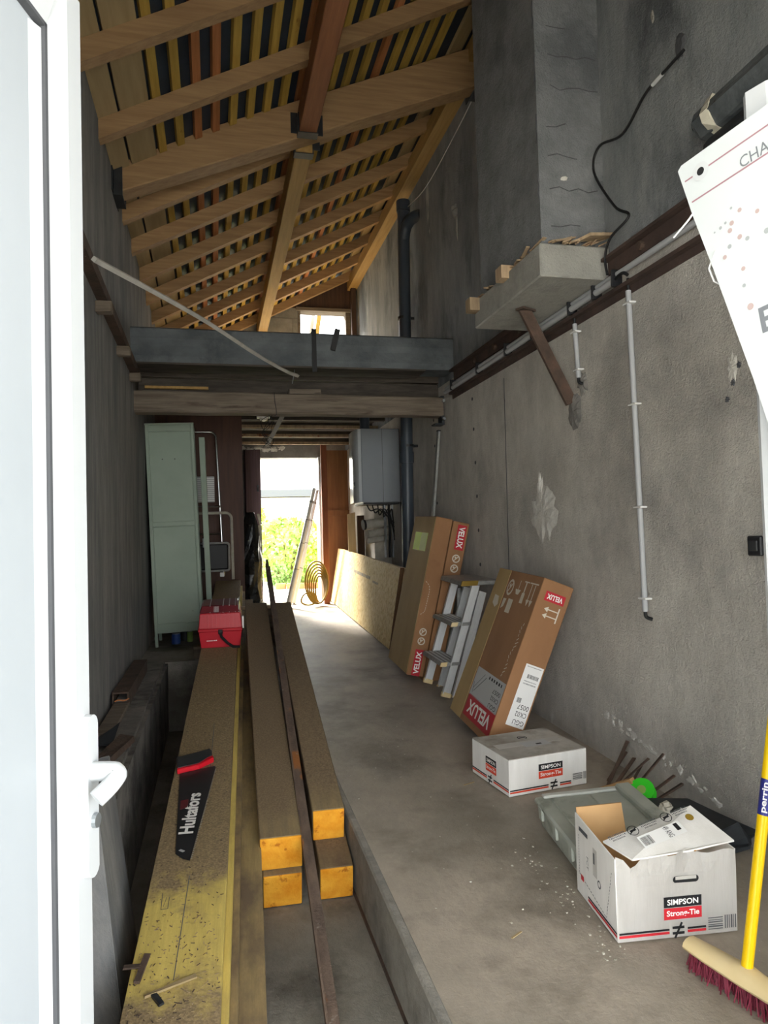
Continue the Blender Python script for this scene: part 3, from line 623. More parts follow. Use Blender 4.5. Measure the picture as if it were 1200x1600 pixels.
# ------------------------------------------------------------------ white double door leaves
def leaf(name, fe, hinge, side):
    """fe: free edge foot (x,y); hinge foot (x,y). Local x runs from free edge to hinge, y into the room face, z up."""
    fe, hg = V((*fe, -.12)), V((*hinge, -.12)); d = (hg - fe).normalized(); w = (hg - fe).length
    n = V((0, 0, 1)).cross(d) * side            # towards the passage
    root = thing(name, None, None, mx=frame(fe, d, n, V((0, 0, 1))), kind='structure')
    h = 2.009; sw = .084
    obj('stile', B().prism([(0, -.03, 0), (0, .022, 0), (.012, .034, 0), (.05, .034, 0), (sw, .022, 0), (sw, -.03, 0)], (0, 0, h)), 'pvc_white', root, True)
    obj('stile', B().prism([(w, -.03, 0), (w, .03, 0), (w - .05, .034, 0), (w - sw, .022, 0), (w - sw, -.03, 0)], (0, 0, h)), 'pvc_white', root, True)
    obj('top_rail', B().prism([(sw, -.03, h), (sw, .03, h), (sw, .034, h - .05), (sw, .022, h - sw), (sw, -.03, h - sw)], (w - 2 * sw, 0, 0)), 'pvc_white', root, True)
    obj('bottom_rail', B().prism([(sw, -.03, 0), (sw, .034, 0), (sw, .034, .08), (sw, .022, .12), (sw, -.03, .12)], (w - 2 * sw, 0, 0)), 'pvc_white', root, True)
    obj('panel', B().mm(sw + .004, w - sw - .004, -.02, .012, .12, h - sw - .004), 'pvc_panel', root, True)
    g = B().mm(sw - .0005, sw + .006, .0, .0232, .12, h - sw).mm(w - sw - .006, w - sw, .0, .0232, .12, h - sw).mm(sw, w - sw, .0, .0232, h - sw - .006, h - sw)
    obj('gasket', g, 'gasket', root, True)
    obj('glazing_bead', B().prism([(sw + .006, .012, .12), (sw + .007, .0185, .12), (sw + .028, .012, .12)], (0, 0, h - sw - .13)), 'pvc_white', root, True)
    return root
dl = leaf('door_1', (-.205, 1.11), (-.405, .44), 1); struct(dl, 'white door leaf on the left with a white lever handle')
dr = leaf('door_2', (.986, 1.11), (1.183, .44), -1); struct(dr, 'white door leaf on the right behind the hanging board')
# handle on the left leaf: plate height centre z .75
b = B(); pts = [(.024 + .016 * math.cos(a) * 1, .034, .872 + (.095 if math.sin(a) > 0 else -.095) + .016 * math.sin(a)) for a in [k * math.pi / 8 for k in range(16)]]
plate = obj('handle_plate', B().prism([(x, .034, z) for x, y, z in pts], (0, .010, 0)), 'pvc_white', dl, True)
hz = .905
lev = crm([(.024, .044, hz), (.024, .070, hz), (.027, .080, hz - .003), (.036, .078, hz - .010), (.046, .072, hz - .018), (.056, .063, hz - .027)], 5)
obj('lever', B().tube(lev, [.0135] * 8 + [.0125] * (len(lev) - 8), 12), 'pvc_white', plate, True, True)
obj('lock_cylinder', B().tube([(.024, .044, .838), (.024, .050, .838)], .010, 12), 'galv', plate, True)

# printed board tied to the right leaf
pd = V((.197, -.67, 0)).normalized(); pn = V((-.67, -.197, 0)).normalized()
bo = V((.945, 1.1, 0)) + pn * .045
pnl = thing('printed_board', 'white printed plastic board with pink lines tied to the right door leaf', 'board', mx=frame(bo + pd * .2 + Z1 * .9, pd, -pn, Z1))
sh0 = V((-.2, 0, -.9))
bx = lambda s_, z, o=0: V((s_ - .2, o, z - .9))
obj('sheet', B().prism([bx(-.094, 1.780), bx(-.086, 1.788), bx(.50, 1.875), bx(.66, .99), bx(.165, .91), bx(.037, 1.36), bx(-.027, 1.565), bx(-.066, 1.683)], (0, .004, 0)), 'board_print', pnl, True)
rt = V((.136, 0, .020)).normalized(); upv = V((-.020, 0, .136)).normalized()
for (s0, z0), nm in (((-.079, 1.752), 'printed_line'), ((-.066, 1.707), 'printed_line')):
    O = bx(s0, z0, -.0006); obj(nm, B().poly([O, O + rt * .55, O + rt * .55 + upv * .003, O + upv * .003]), 'line_pink', pnl, True)
text('lettering', 'CHAN', bx(.068, 1.7415, -.0008), rt, upv, .021, 'text_grey', pnl, fit=.072)
text('lettering', 'E', bx(.070, 1.452, -.0008), rt, upv, .045, 'text_grey', pnl, bold=.02)
obj('eyelet', B().ring(bx(-.045, 1.758, -.0012), .0075, .017, V((1, 0, 0)), Z1, 24), 'pvc_white', pnl, True)
obj('eyelet_hole', B().disc(bx(-.045, 1.758, -.0014), .0075, V((1, 0, 0)), Z1), 'print_black', pnl, True)
r_ = random.Random(2)
for k, (s_, z, rr, m) in enumerate([(.012, 1.665, .0025, 'dot_grey'), (.028, 1.655, .004, 'dot_pink'), (.0, 1.643, .0025, 'dot_grey'), (.012, 1.638, .0045, 'dot_pink'), (.008, 1.626, .0045, 'dot_pink'), (-.022, 1.634, .0018, 'dot_grey'), (-.010, 1.638, .003, 'dot_grey'), (.026, 1.608, .0045, 'dot_pink'), (.006, 1.598, .004, 'dot_grey'), (-.004, 1.582, .004, 'dot_pink'), (.040, 1.60, .004, 'dot_grey'), (.030, 1.55, .004, 'dot_pink'), (.030, 1.52, .0035, 'dot_grey'), (.040, 1.48, .006, 'dot_pink'), (.06, 1.64, .004, 'dot_pink'), (.075, 1.60, .005, 'dot_grey'), (.09, 1.66, .004, 'dot_pink')]):
    obj('printed_dot', B().disc(bx(s_, z, -.0008), rr, V((1, 0, 0)), Z1, 14), m, pnl, True)
obj('zip_tie', B().tube([bx(-.060, 1.695, .004), bx(-.075, 1.675, -.004), bx(-.105, 1.655, -.006)], .0018, 6), 'zip_white', pnl, True)
obj('zip_tie', B().tube([bx(-.02, 1.60, -.002), bx(-.04, 1.575, .004), bx(-.035, 1.55, .01), bx(-.01, 1.53, .012)], .0018, 6), 'zip_white', pnl, True)

# ------------------------------------------------------------------ left side: ledge objects, locker, stools
bxb = thing('steel_box_section', 'rusty steel box section lying on the broken ledge by the left wall', 'steel section', (-.44, 4.1, .33))
t = B()
for a in ((-.482, -.407, 3.60, 4.55, .330, .338), (-.482, -.407, 3.60, 4.55, .392, .40), (-.482, -.474, 3.60, 4.55, .338, .392), (-.415, -.407, 3.60, 4.55, .338, .392)): t.mm(*a)
obj('tube', t, 'rust', bxb)
obj('loose_wire', B().tube(crm([(-.47, 3.595, .36), (-.45, 3.59, .366), (-.43, 3.6, .36), (-.405, 3.59, .37)]), .003, 6), 'terracotta', bxb)
obj('filler', B().mm(-.465, -.42, 3.62, 3.9, .338, .36).jit(.004, 2), 'mortar_grey', bxb)
tag(obj('sheet_offcut', B().prism([(-.48, 3.0, .335), (-.40, 3.02, .335), (-.375, 2.98, .40), (-.39, 2.88, .345), (-.47, 2.9, .34)], (.004, .004, .006)), 'dark_steel'), 'bent dark sheet metal offcut on the left ledge', 'offcut')
tag(obj('ledge_plank', B().bar((-.44, 3.02, .342), (-.44, 3.62, .342), .07, .02).bevel(.003), 'old_beam'), 'short grey plank lying on the ledge along the left wall', 'plank')
tag(obj('brick_shard', B().bar((-.40, 2.62, .345), (-.345, 2.95, .345), .05, .03).jit(.008, 4), 'rust'), 'reddish broken shard at the near end of the left ledge', 'rubble')
tag(obj('leaning_board', B().hexa([(-.29, 1.75, -.13), (-.22, 1.80, -.13), (-.24, 2.28, -.13), (-.31, 2.24, -.13), (-.325, 1.95, .40), (-.30, 1.97, .40), (-.315, 2.30, .47), (-.34, 2.28, .47)]).bevel(.004).jit(.004, 6), 'left_wall'), 'grey weathered board leaning behind the white door leaf', 'board')
tag(obj('dark_sheet', B().hexa([(-.40, 1.7, -.13), (-.385, 1.7, -.13), (-.385, 2.4, -.13), (-.40, 2.4, -.13), (-.475, 1.7, .35), (-.46, 1.7, .35), (-.46, 2.34, .35), (-.475, 2.34, .35)]), 'dark_steel'), 'dark sheet standing between the left wall and the leaning board', 'sheet')

lk = thing('metal_locker', 'tall pale green metal locker with two recessed panels', 'locker', mx=frame((-.442, 5.60, .32), V((1, 0, -.03)).normalized(), (0, 1, 0), V((.03, 0, 1)).normalized()) @ M.Rotation(-.06, 4, 'Y'))
W, H_ = .352, 1.66
obj('body', B().mm(.006, W - .006, .012, .40, .10, H_ - .01), 'locker_green', lk, True)
for x in (0, W - .022): obj('corner_post', B().mm(x, x + .022, 0, .022, 0 if x == 0 else .0, H_).bevel(.002), 'locker_green', lk, True)
for x in (0, W - .022): obj('rear_post', B().mm(x, x + .022, .385, .405, 0, H_).bevel(.002), 'locker_green', lk, True)
for z0, z1 in ((.10, .165), (.895, .925), (H_ - .05, H_)): obj('rail', B().mm(.022, W - .022, .002, .022, z0, z1).bevel(.002), 'locker_green', lk, True)
for z0, z1 in ((.167, .893), (.927, H_ - .052)):
    pnl2 = obj('panel', B().mm(.026, W - .026, .007, .014, z0 + .004, z1 - .004).bevel(.002), 'locker_green', lk, True)
for x in (.115, .205): obj('screw_hole', B().tube([(x, .0066, 1.40), (x, .007, 1.40)], .004, 8), 'print_black', lk, True)
obj('top', B().mm(-.002, W + .002, -.002, .41, H_, H_ + .012), 'locker_green', lk, True)
gp = thing('green_panel', 'narrow pale green metal panel standing edge on beside the locker', 'panel', (-.06, 5.82, .33))
obj('sheet', B().hexa([(-.062, 5.80, .42), (-.022, 5.80, .42), (-.022, 6.05, .42), (-.062, 6.05, .42), (-.105, 5.80, 1.92), (-.060, 5.80, 1.92), (-.060, 6.05, 1.92), (-.105, 6.05, 1.92)]).bevel(.003), 'locker_green', gp)
obj('foot', B().mm(-.058, -.026, 5.81, 6.03, .318, .42), 'locker_green', gp)
obj('hinge', B().tube([(-.083, 5.797, 1.05), (-.086, 5.797, 1.12)], .006, 8), 'galv', gp)
for k, (x, col) in enumerate(((-.30, 'blue_can'), (-.20, 'leaf_c'), (-.24, 'dark_steel'))):
    t = thing('can', ('blue paint can under the locker', 'small green bottle under the locker', 'dark tin at the back under the locker')[k], 'can', (x, 5.75 + .09 * k, .318))
    obj('body', B().tube([(x, 5.75 + .09 * k, .319), (x, 5.75 + .09 * k, .395)], .034 - .012 * (k == 1), 14), col, t, smooth=True)
    obj('lid', B().tube([(x, 5.75 + .09 * k, .395), (x, 5.75 + .09 * k, .402)], .030 - .014 * (k == 1), 14), 'galv', t)
def stool(label, x0, x1, y, z0, z1, rad, m, slope):
    t = thing('step_stool', label, 'step stool', ((x0 + x1) / 2, y, z0))
    c = .05; dx = slope
    pts = [V((x1, y, z0))] + [V((x1 - dx, y + .02, z1 - c))] + arc((x1 - dx - c, y + .02, z1 - c), c, 0, math.pi / 2, X1, Z1, 5)[1:] + arc((x0 + c, y + .02, z1 - c), c, math.pi / 2, math.pi, X1, Z1, 5) + [V((x0, y, z0))]
    obj('tube_frame', B().tube(pts, rad, 10), m, t, smooth=True); return t
s1 = stool('folded chrome step stool leaning against the dark brown panel', -.36, .075, 6.46, .80, 2.06, .011, 'chrome', .045)
obj('tread', B().mm(-.33, .010, 6.40, 6.43, 1.435, 1.66).bevel(.004), 'label_grey', s1)
for k in range(12): obj('tread_rib', B().mm(-.325, .008, 6.395, 6.402, 1.445 + k * .0175, 1.454 + k * .0175), 'label_white', s1)
for z in (1.40, 1.16): obj('rung', B().tube([(-.35, 6.45, z), (.06, 6.45, z)], .008, 8), 'chrome', s1)
s2 = stool('folded beige step stool with a black tread behind the locker', -.28, .150, 6.22, .77, 1.335, .0125, 'insul_pipe', .005)
b = B(); tr = obj('tread', B().mm(-.25, .108, 6.13, 6.15, .86, 1.07).bevel(.008), 'black_rubber', s2)
c = .02; cx0, cx1, cz0, cz1 = -.26, .118, .85, 1.08
pts = arc((cx1 - c, 6.13, cz1 - c), c, 0, math.pi / 2, X1, Z1, 4) + arc((cx0 + c, 6.13, cz1 - c), c, math.pi / 2, math.pi, X1, Z1, 4) + arc((cx0 + c, 6.13, cz0 + c), c, math.pi, 1.5 * math.pi, X1, Z1, 4) + arc((cx1 - c, 6.13, cz0 + c), c, 1.5 * math.pi, 2 * math.pi, X1, Z1, 4); pts.append(pts[0])
obj('tread_frame', B().tube(pts, .009, 8, False), 'alu_dull', s2, smooth=True)
obj('rubber_foot', B().mm(.04, .075, 6.12, 6.15, .80, .835).bevel(.004), 'label_white', s2)

# ------------------------------------------------------------------ plank stack and what lies on it
PD = V((.0467, 1, .14)).normalized()
PM = orth(V((-.2355, 1.2, .0265)), PD, (0, 0, 1))           # top face, left edge, near end
planks = [('wide yellow plank on top of the stack carrying the saw', 0, .208, 0, 5.25, 'plank_sawdust'),
          ('second plank of the stack just under the wide yellow one', .06, .224, .02, 5.2, 'plank_yellow'),
          ('third plank of the stack, dusty edge showing on the right', .05, .243, .0, 5.15, 'plank_dusty'),
          ('lowest plank of the stack, set furthest to the right', .09, .308, -.02, 5.0, 'plank_dusty')]
for k, (lab, x0, x1, ys, ye, m) in enumerate(planks):
    t = thing('plank', lab, 'plank', mx=PM @ M.Translation((x0, ys, -.04 * (k + 1))), group='stacked planks')
    if k == 0: top_plank = t
    bb = B().mm(0, x1 - x0, 0, ye - ys, .0005, .0395).bevel(.0015)
    o = obj('board', bb, m, t, True)
    for q in range(2): obj('crack', B().bar((.10 + .03 * q, .55 + q, .0397), (.105 + .02 * q, .95 + q * 1.1, .0397), .0022, .0006), 'print_dark', t, True)
tag(obj('support_block', B().mm(-.15, .30, 4.95, 5.05, .318, .40).bevel(.004), 'old_beam'), 'short squared block bearing the far end of the planks', 'block')
def onplank(x, y, h=0):
    return V((x, y, .088 + .14 * (y - 1.64) + h))
PN = PM.to_3x3() @ Z1
# shavings and chips on the top plank
b = B(); r_ = random.Random(6)
for k in range(800):
    y = 1.62 + 2.4 * r_.random() ** 1.6; x = -.215 + .0467 * (y - 1.64) + r_.uniform(.006, .2); a = r_.uniform(0, 3.14); l = r_.uniform(.002, .010)
    p = onplank(x, y, .0016); d = V((math.cos(a), math.sin(a), .14 * math.sin(a))) * l
    b.mi = k % 3; b.bar(p, p + d, r_.uniform(.0008, .0028), .0008)
o = obj('wood_shavings', b, ['splinter', 'board_pale', 'rust']); tag(o, 'fine wood shavings scattered on the wide yellow plank', 'shavings', kind='stuff')
for k, (x0, y0, x1, y1, w, lab) in enumerate(((-.19, 1.745, -.175, 1.83, .014, 'dark bark strip at the near end of the yellow plank'), (-.17, 1.70, -.06, 1.735, .010, 'pale wood sliver at the near end of the yellow plank'), (-.225, 1.80, -.185, 1.795, .014, 'small dark chip poking over the left edge of the plank'), (-.15, 1.70, -.13, 1.665, .012, 'dark splinter in the near sawdust on the plank'))):
    tag(obj('chip', B().bar(onplank(x0, y0, .004), onplank(x1, y1, .006), w, .005).jit(.0015, k), ('rust', 'board_pale', 'rust', 'dark_steel')[k]), lab, 'chip')
obj('pencil_mark', B().bar(onplank(-.155, 2.0, .0008), onplank(-.155, 2.07, .0008), .0015, .0004).bar(onplank(-.155, 2.0, .0008), onplank(-.138, 2.0, .0008), .0015, .0004).bar(onplank(-.138, 2.0, .0008), onplank(-.136, 2.05, .0008), .0015, .0004).bar(onplank(-.15, 2.01, .0008), onplank(-.143, 2.05, .0008), .001, .0004), 'print_dark', top_plank)
# handsaw
sw_ = thing('handsaw', 'black handsaw with red trim and white lettering on the yellow plank', 'handsaw', tuple(onplank(-.09, 2.5)))
h1, h2 = .004, .0055
bl = [(-.140, 2.765), (-.012, 2.803), (-.0135, 2.775), (-.088, 2.201), (-.108, 2.215), (-.130, 2.245)]
obj('blade', B().prism([onplank(x, y, h1) for x, y in bl], PN * .0012), 'saw_black', sw_)
ts = B()
for k in range(60):
    f0, f1 = k / 60, (k + .7) / 60; a = V((-.0135, 2.775)); c = V((-.086, 2.205))
    p, q = a.lerp(c, f0), a.lerp(c, f1); mid = a.lerp(c, (f0 + f1) / 2) + V((.0055, -.0008))
    ts.poly([onplank(*p, h2), onplank(*mid, h2), onplank(*q, h2)])
obj('teeth', ts, 'steel_teeth', sw_)
hp = [(-.150, 2.775), (-.158, 2.885), (-.142, 2.868), (-.09, 2.892), (-.045, 2.91), (-.034, 2.93), (-.026, 2.905), (-.024, 2.862), (-.07, 2.815), (-.075, 2.80)]
hd = obj('handle', B().prism([onplank(x, y, .001) for x, y in hp], PN * .022).bevel(.004, 2), 'saw_handle', sw_, smooth=True)
obj('red_trim', B().prism([onplank(x, y, .001) for x, y in ((-.149, 2.768), (-.150, 2.795), (-.078, 2.815), (-.022, 2.865), (-.018, 2.842), (-.072, 2.792))], PN * .019).bevel(.002), 'saw_red', sw_)
td = V((-.019, .30, 0)); td = (onplank(-.079, 2.62) - onplank(-.104, 2.32)).normalized(); tu = -(td.cross(PN)).normalized() * 1
tu = V((-1, .0, 0)) - td * V((-1, 0, 0)).dot(td); tu = tu.normalized()
text('lettering', 'Hultafors', onplank(-.094, 2.475, h2 + .0006), td, tu, .046, 'print_white', sw_, bold=.035, local=False, fit=.26)
obj('logo', B().prism([onplank(-.128, 2.56, h2), onplank(-.128, 2.50, h2), onplank(-.105, 2.51, h2), onplank(-.102, 2.565, h2)], PN * .0006), 'tool_dark', sw_)
obj('hang_hole', B().bar(onplank(-.119, 2.262, h2), onplank(-.106, 2.25, h2), .010, .0006), 'label_grey', sw_)

# red toolbox
tb = thing('toolbox', 'red plastic toolbox with a dark lid and black strap on the planks', 'toolbox', mx=orth(onplank(-.10, 4.36, .001), V((.0467, 1, .14)), (0, 0, 1)))
TW = .248
obj('lower_tray', B().hexa([(.012, .006, 0), (TW - .012, .006, 0), (TW - .012, .24, 0), (.012, .24, 0), (0, 0, .10), (TW, 0, .10), (TW, .25, .10), (0, .25, .10)]).bevel(.004), 'tool_red', tb, True)
obj('rim', B().mm(-.004, TW + .004, -.006, .256, .100, .116).bevel(.003), 'tool_red', tb, True)
up_ = obj('upper_body', B().hexa([(0, 0, .116), (TW, 0, .116), (TW, .25, .116), (0, .25, .116), (.008, .012, .205), (TW - .008, .012, .205), (TW - .008, .24, .205), (.008, .24, .205)]).bevel(.004), 'tool_red', tb, True)
for k in range(8):
    x = .045 + k * .024; obj('rib', B().hexa([(x, -.004, .118), (x + .012, -.004, .118), (x + .012, .004, .118), (x, .004, .118), (x, .008, .203), (x + .012, .008, .203), (x + .012, .016, .203), (x, .016, .203)]), 'tool_red', up_, True)
ld = obj('lid', B().hexa([(.006, .010, .206), (TW - .006, .010, .206), (TW - .006, .242, .206), (.006, .242, .206), (.02, .04, .245), (TW - .02, .04, .245), (TW - .02, .22, .245), (.02, .22, .245)]).bevel(.005), 'tool_dark', tb, True)
for x in (.068, .142, .178, .213, .232): obj('lid_stripe', B().hexa([(x - .002, .012, .208), (x + .002, .012, .208), (x + .002, .042, .2475), (x - .002, .042, .2475), (x - .002, .0125, .211), (x + .002, .0125, .211), (x + .002, .22, .2475), (x - .002, .22, .2475)]), 'label_grey', ld, True)
bars('lid_print', (.105, .0225, .2272), (1, 0, 0), (0, .62, .78), .03, .036, 5, 'label_grey', ld, 4)
obj('strap', B().tube([(.125, -.008, .095), (.13, -.014, .07), (.165, -.012, .03), (.195, -.006, .006), (.235, -.004, .002)], [.010, .009, .009, .009, .008], 6), 'black_rubber', tb, True)
obj('latch', B().mm(.112, .138, -.012, 0, .085, .112).bevel(.003), 'black_plastic', tb, True)
obj('side_clip', B().mm(TW + .002, TW + .012, .05, .07, .10, .17), 'label_white', tb, True)
bars('small_print', (.075, .0015, .045), (1, 0, .02), (0, -.06, 1), .06, .006, 11, 'print_white', tb, 5)

# ------------------------------------------------------------------ timber stack, steel bar
TD = V((.026, .974, .224)).normalized(); TM = orth(V((.134, 2.462, -.128)), TD, (0, 0, 1))
tims = [('lower left sawn timber with an orange painted end', 0, .130, 0, .118, 0),
        ('lower right sawn timber with an orange painted end', .190, .304, .005, .116, 0),
        ('upper left sawn timber with an orange painted end', -.008, .134, .03, .118, .1185),
        ('upper right sawn timber, set back, with an orange painted end', .182, .296, .16, .116, .1165)]
for lab, x0, x1, y0, h, z0 in tims:
    t = thing('timber', lab, 'timber', mx=TM @ M.Translation((x0, y0, z0)), group='orange ended timbers')
    obj('beam', B().mm(0, x1 - x0, .004, 2.56 - y0, .0005, h).bevel(.003), 'timber_dusty', t, True)
    obj('painted_end', B().mm(.0015, x1 - x0 - .0015, -.001, .006, .002, h - .0015).bevel(.002), 'timber_end', t, True)
for k, (x0, x1, lab) in enumerate(((.243, .30, 'left block propping the far end of the timbers'), (.31, .445, 'right block propping the far end of the timbers'))):
    tag(obj('prop_block', B().mm(x0, x1, 4.72, 4.84, -.13, .385).bevel(.004), 'block'), lab, 'block')
tag(obj('cross_slat', B().bar((.14, 5.06, .63), (.50, 5.10, .63), .06, .02).bevel(.003), 'splinter'), 'pale slat lying across the far end of the timbers', 'slat')
obj_ = obj('slat_leg', B().mm(.275, .48, 5.03, 5.09, .318, .618), 'old_beam'); tag(obj_, 'stack of offcuts behind the far end of the timbers', 'block')
sb = thing('steel_bar', 'long rusty steel angle bar lying over the gap between the timbers', 'steel bar', mx=orth(V((.256, 1.74, -.098)), V((.14, 3.86, .987)), (0, 0, 1)))
obj('flange', B().mm(-.018, .018, -.2, 3.98, 0, .006), 'rust_bar', sb, True)
obj('web', B().mm(-.018, -.012, -.2, 3.98, .006, .030), 'rust_bar', sb, True)
obj('tip', B().mm(-.010, .008, 3.9, 4.12, .006, .02), 'rust_bar', sb, True)
tag(obj('rusty_strip', B().bar((.447, 2.52, -.124), (.449, 1.4, -.124), .012, .010), 'rust'), 'thin rusty strip on the floor along the kerb', 'strip')

# ------------------------------------------------------------------ right side: sheets, cartons, ladder
def leanm(fb, th, yaw):
    u = V((math.sin(th), 0, math.cos(th))); y = V((math.sin(yaw), math.cos(yaw), S)).normalized(); x = y.cross(u).normalized(); u = x.cross(y); return frame(fb, x, y, u)
# OSB sheets
OM = leanm((1.322, 5.52, .206), .16, .02)
for k, lab in enumerate(('front OSB sheet of the leaning stack, printed lines on its face', 'second OSB sheet of the leaning stack', 'third OSB sheet of the leaning stack', 'rear OSB sheet of the leaning stack against the wall')):
    t = thing('osb_sheet', lab, 'board', mx=OM @ M.Translation((k * .0195, .015 * (k % 2), -.003 * k)), group='leaning OSB sheets')
    obj('face', B().mm(0, .0165, .003, 3.30, 0, .650 + .006 * (k % 2)), 'osb', t, True)
    obj('sawn_edge', B().mm(.0002, .0163, 0, .0035, .0005, .649 + .006 * (k % 2)), 'osb_edge', t, True)
    if k == 0:
        bars('stencil', (-.0006, 1.55, .47), (0, -1, 0), (0, 0, 1), .9, .03, 22, 'print_dark', t, 6)
        bars('stencil', (-.0006, .85, .45), (0, -1, 0), (0, 0, 1), .25, .02, 8, 'print_dark', t, 7)
tag(obj('leaning_plank', B().hexa([(1.475, 7.98, .30), (1.565, 7.98, .30), (1.57, 8.02, .30), (1.48, 8.02, .30), (1.475, 8.02, 1.36), (1.565, 8.02, 1.38), (1.57, 8.05, 1.38), (1.48, 8.05, 1.36)]).bevel(.003), 'pale_ply'), 'pale tongued board standing behind the OSB sheets', 'board')
tag(obj('dark_board', B().hexa([(1.575, 7.90, .30), (1.65, 7.90, .30), (1.65, 7.96, .30), (1.575, 7.96, .30), (1.575, 7.93, 1.34), (1.65, 7.93, 1.34), (1.65, 7.98, 1.34), (1.575, 7.98, 1.34)]), 'dark_wood'), 'dark board standing next to the pale one under the boiler', 'board')

# boiler and pipes
bo_ = thing('wall_boiler', 'grey wall hung boiler casing on the right wall', 'boiler', (1.5, 6.4, 1.40))
obj('side_panel', B().mm(1.28, XR - .03, 6.20, 6.60, 1.40, 2.06).bevel(.006), 'boiler_grey', bo_)
obj('front_cover', B().prism([(1.28, 6.205, 1.405), (1.255, 6.215, 1.405), (1.238, 6.25, 1.405), (1.235, 6.40, 1.405), (1.238, 6.55, 1.405), (1.255, 6.585, 1.405), (1.28, 6.595, 1.405)], (0, 0, .65)), 'boiler_gloss', bo_, smooth=True)
obj('seam', B().mm(1.47, 1.473, 6.1985, 6.2, 1.402, 2.058), 'print_dark', bo_)
obj('handle_nub', B().mm(1.225, 1.236, 6.30, 6.33, 1.55, 1.59), 'black_plastic', bo_)
obj('underside', B().mm(1.29, XR - .04, 6.21, 6.59, 1.385, 1.40), 'black_plastic', bo_)
for k, x in enumerate((1.53, 1.57, 1.60)): obj('pipe', B().tube(crm([(x, 6.42, 1.39), (x, 6.42, 1.28), (x + .01, 6.44, 1.2 - .05 * k), (x + .02, 6.5, 1.0), (x + .02, 6.5, .9)]), .012, 8), ('galv', 'black_rubber', 'galv')[k], bo_, smooth=True)
for k in range(5): obj('wire', B().tube(crm([(1.34 + .05 * k, 6.3, 1.385), (1.37 + .04 * k, 6.28, 1.33 - .02 * k), (1.45 + .03 * k, 6.3, 1.34), (1.60, 6.35, 1.22 - .04 * k)]), .006, 6), 'black_rubber', bo_)
ip = thing('insulated_pipes', 'bundle of lagged grey pipes below the boiler', 'pipes', (1.5, 7.0, 1.1))
for z, r, x0 in ((1.21, .045, 1.38), (1.12, .04, 1.41), (1.06, .03, 1.40)): obj('pipe', B().tube([(x0, 6.62, z), (1.66, 6.66, z + .03)], r, 12), 'insul_pipe', ip, smooth=True)
obj('sleeve', B().tube([(1.365, 6.618, 1.21), (1.385, 6.621, 1.212)], .05, 12), 'black_rubber', ip)
obj('backing', B().mm(1.50, XR, 6.72, 6.75, .35, 1.35), 'insul_pipe', ip)
dc = thing('drop_cables', 'black cables and small pipes running down beside the boiler', 'cables', (1.62, 6.1, .25))
for k in range(4): obj('cable', B().tube([(XR - .012 - .012 * k, 6.16 - .012 * k, 1.40), (XR - .015 - .012 * k, 6.10 - .01 * k, .45)], .006 + .002 * (k == 1), 6), 'black_rubber', dc)
obj('junction', B().mm(XR - .05, XR, 6.05, 6.15, .62, .74).bevel(.006), 'black_plastic', dc)
pv = thing('drain_pipe', 'dark grey plastic soil pipe rising up the right wall', 'pipe', (1.56, 5.72, .2))
pb0, pt0 = V((1.545, 5.72, .20)), V((1.592, 5.70, 3.86))
obj('stack', B().tube([pb0, pt0], .05, 18), 'pvc_pipe', pv, smooth=True)
for f in (.41, .985): c = pb0.lerp(pt0, f); obj('socket', B().tube([c, c + (pt0 - pb0).normalized() * .09], .057, 18), 'pvc_pipe', pv, smooth=True)
obj('branch', B().tube(crm([(1.588, 5.70, 3.56), (1.60, 5.66, 3.66), (1.63, 5.58, 3.70), (1.69, 5.5, 3.70)]), .048, 14), 'pvc_pipe', pv, smooth=True)
for z in (1.83, 2.9): obj('bracket', B().tube([(1.565 + .01, 5.712, z), (1.565 + .01, 5.712, z + .02)], .054, 16).mm(1.60, XR, 5.70, 5.72, z, z + .02), 'black_plastic', pv)
vp = thing('flue_pipe', 'grey flue pipe rising from the top of the boiler', 'pipe', (1.36, 6.4, 2.06)); obj('tube', B().tube([(1.36, 6.4, 2.055), (1.36, 6.4, 2.30)], .045, 14), 'pvc_pipe', vp, smooth=True)
al = thing('aluminium_profile', 'thin aluminium straightedge standing behind the tall carton', 'profile', (1.46, 5.2, .19))
obj('bar', B().bar((1.50, 5.16, .19), (1.645, 5.09, 1.87), .018, .045, (0, 1, 0)).bevel(.002), 'alu_dull', al)
obj('end_cap', B().bar((1.645, 5.09, 1.868), (1.6458, 5.0896, 1.878), .02, .047, (0, 1, 0)), 'black_plastic', al)
hk = obj('hanging_stick', B().bar((.672, 6.5, 2.305), (.477, 6.5, 1.94), .035, .03, (0, 1, 0)).jit(.004, 3), 'weathered_lath'); tag(hk, 'pale peeling stick hanging below the loft deck', 'stick')
wt = thing('wire_tangle', 'tangle of thin black wire hanging below the old beam', 'wire', (.40, 5.1, 1.8)); r_ = random.Random(17)
for k in range(5):
    p = [V((.36 + r_.uniform(-.03, .06), 4.97 + r_.uniform(-.02, .03), 1.965 - .045 * j)) for j in range(6)]
    obj('strand', B().tube(crm(p, 4), .0022, 5), 'black_rubber', wt)
lb = thing('ceiling_lamp', 'small white bulkhead lamp under the loft deck', 'lamp', (.46, 6.6, 2.2))
obj('base', B().mm(.40, .52, 6.56, 6.64, 2.21, 2.235), 'label_white', lb); obj('dome', B().tube([(.46, 6.6, 2.21), (.46, 6.6, 2.19), (.46, 6.6, 2.18)], [.04, .032, .012], 12), 'label_white', lb, smooth=True)

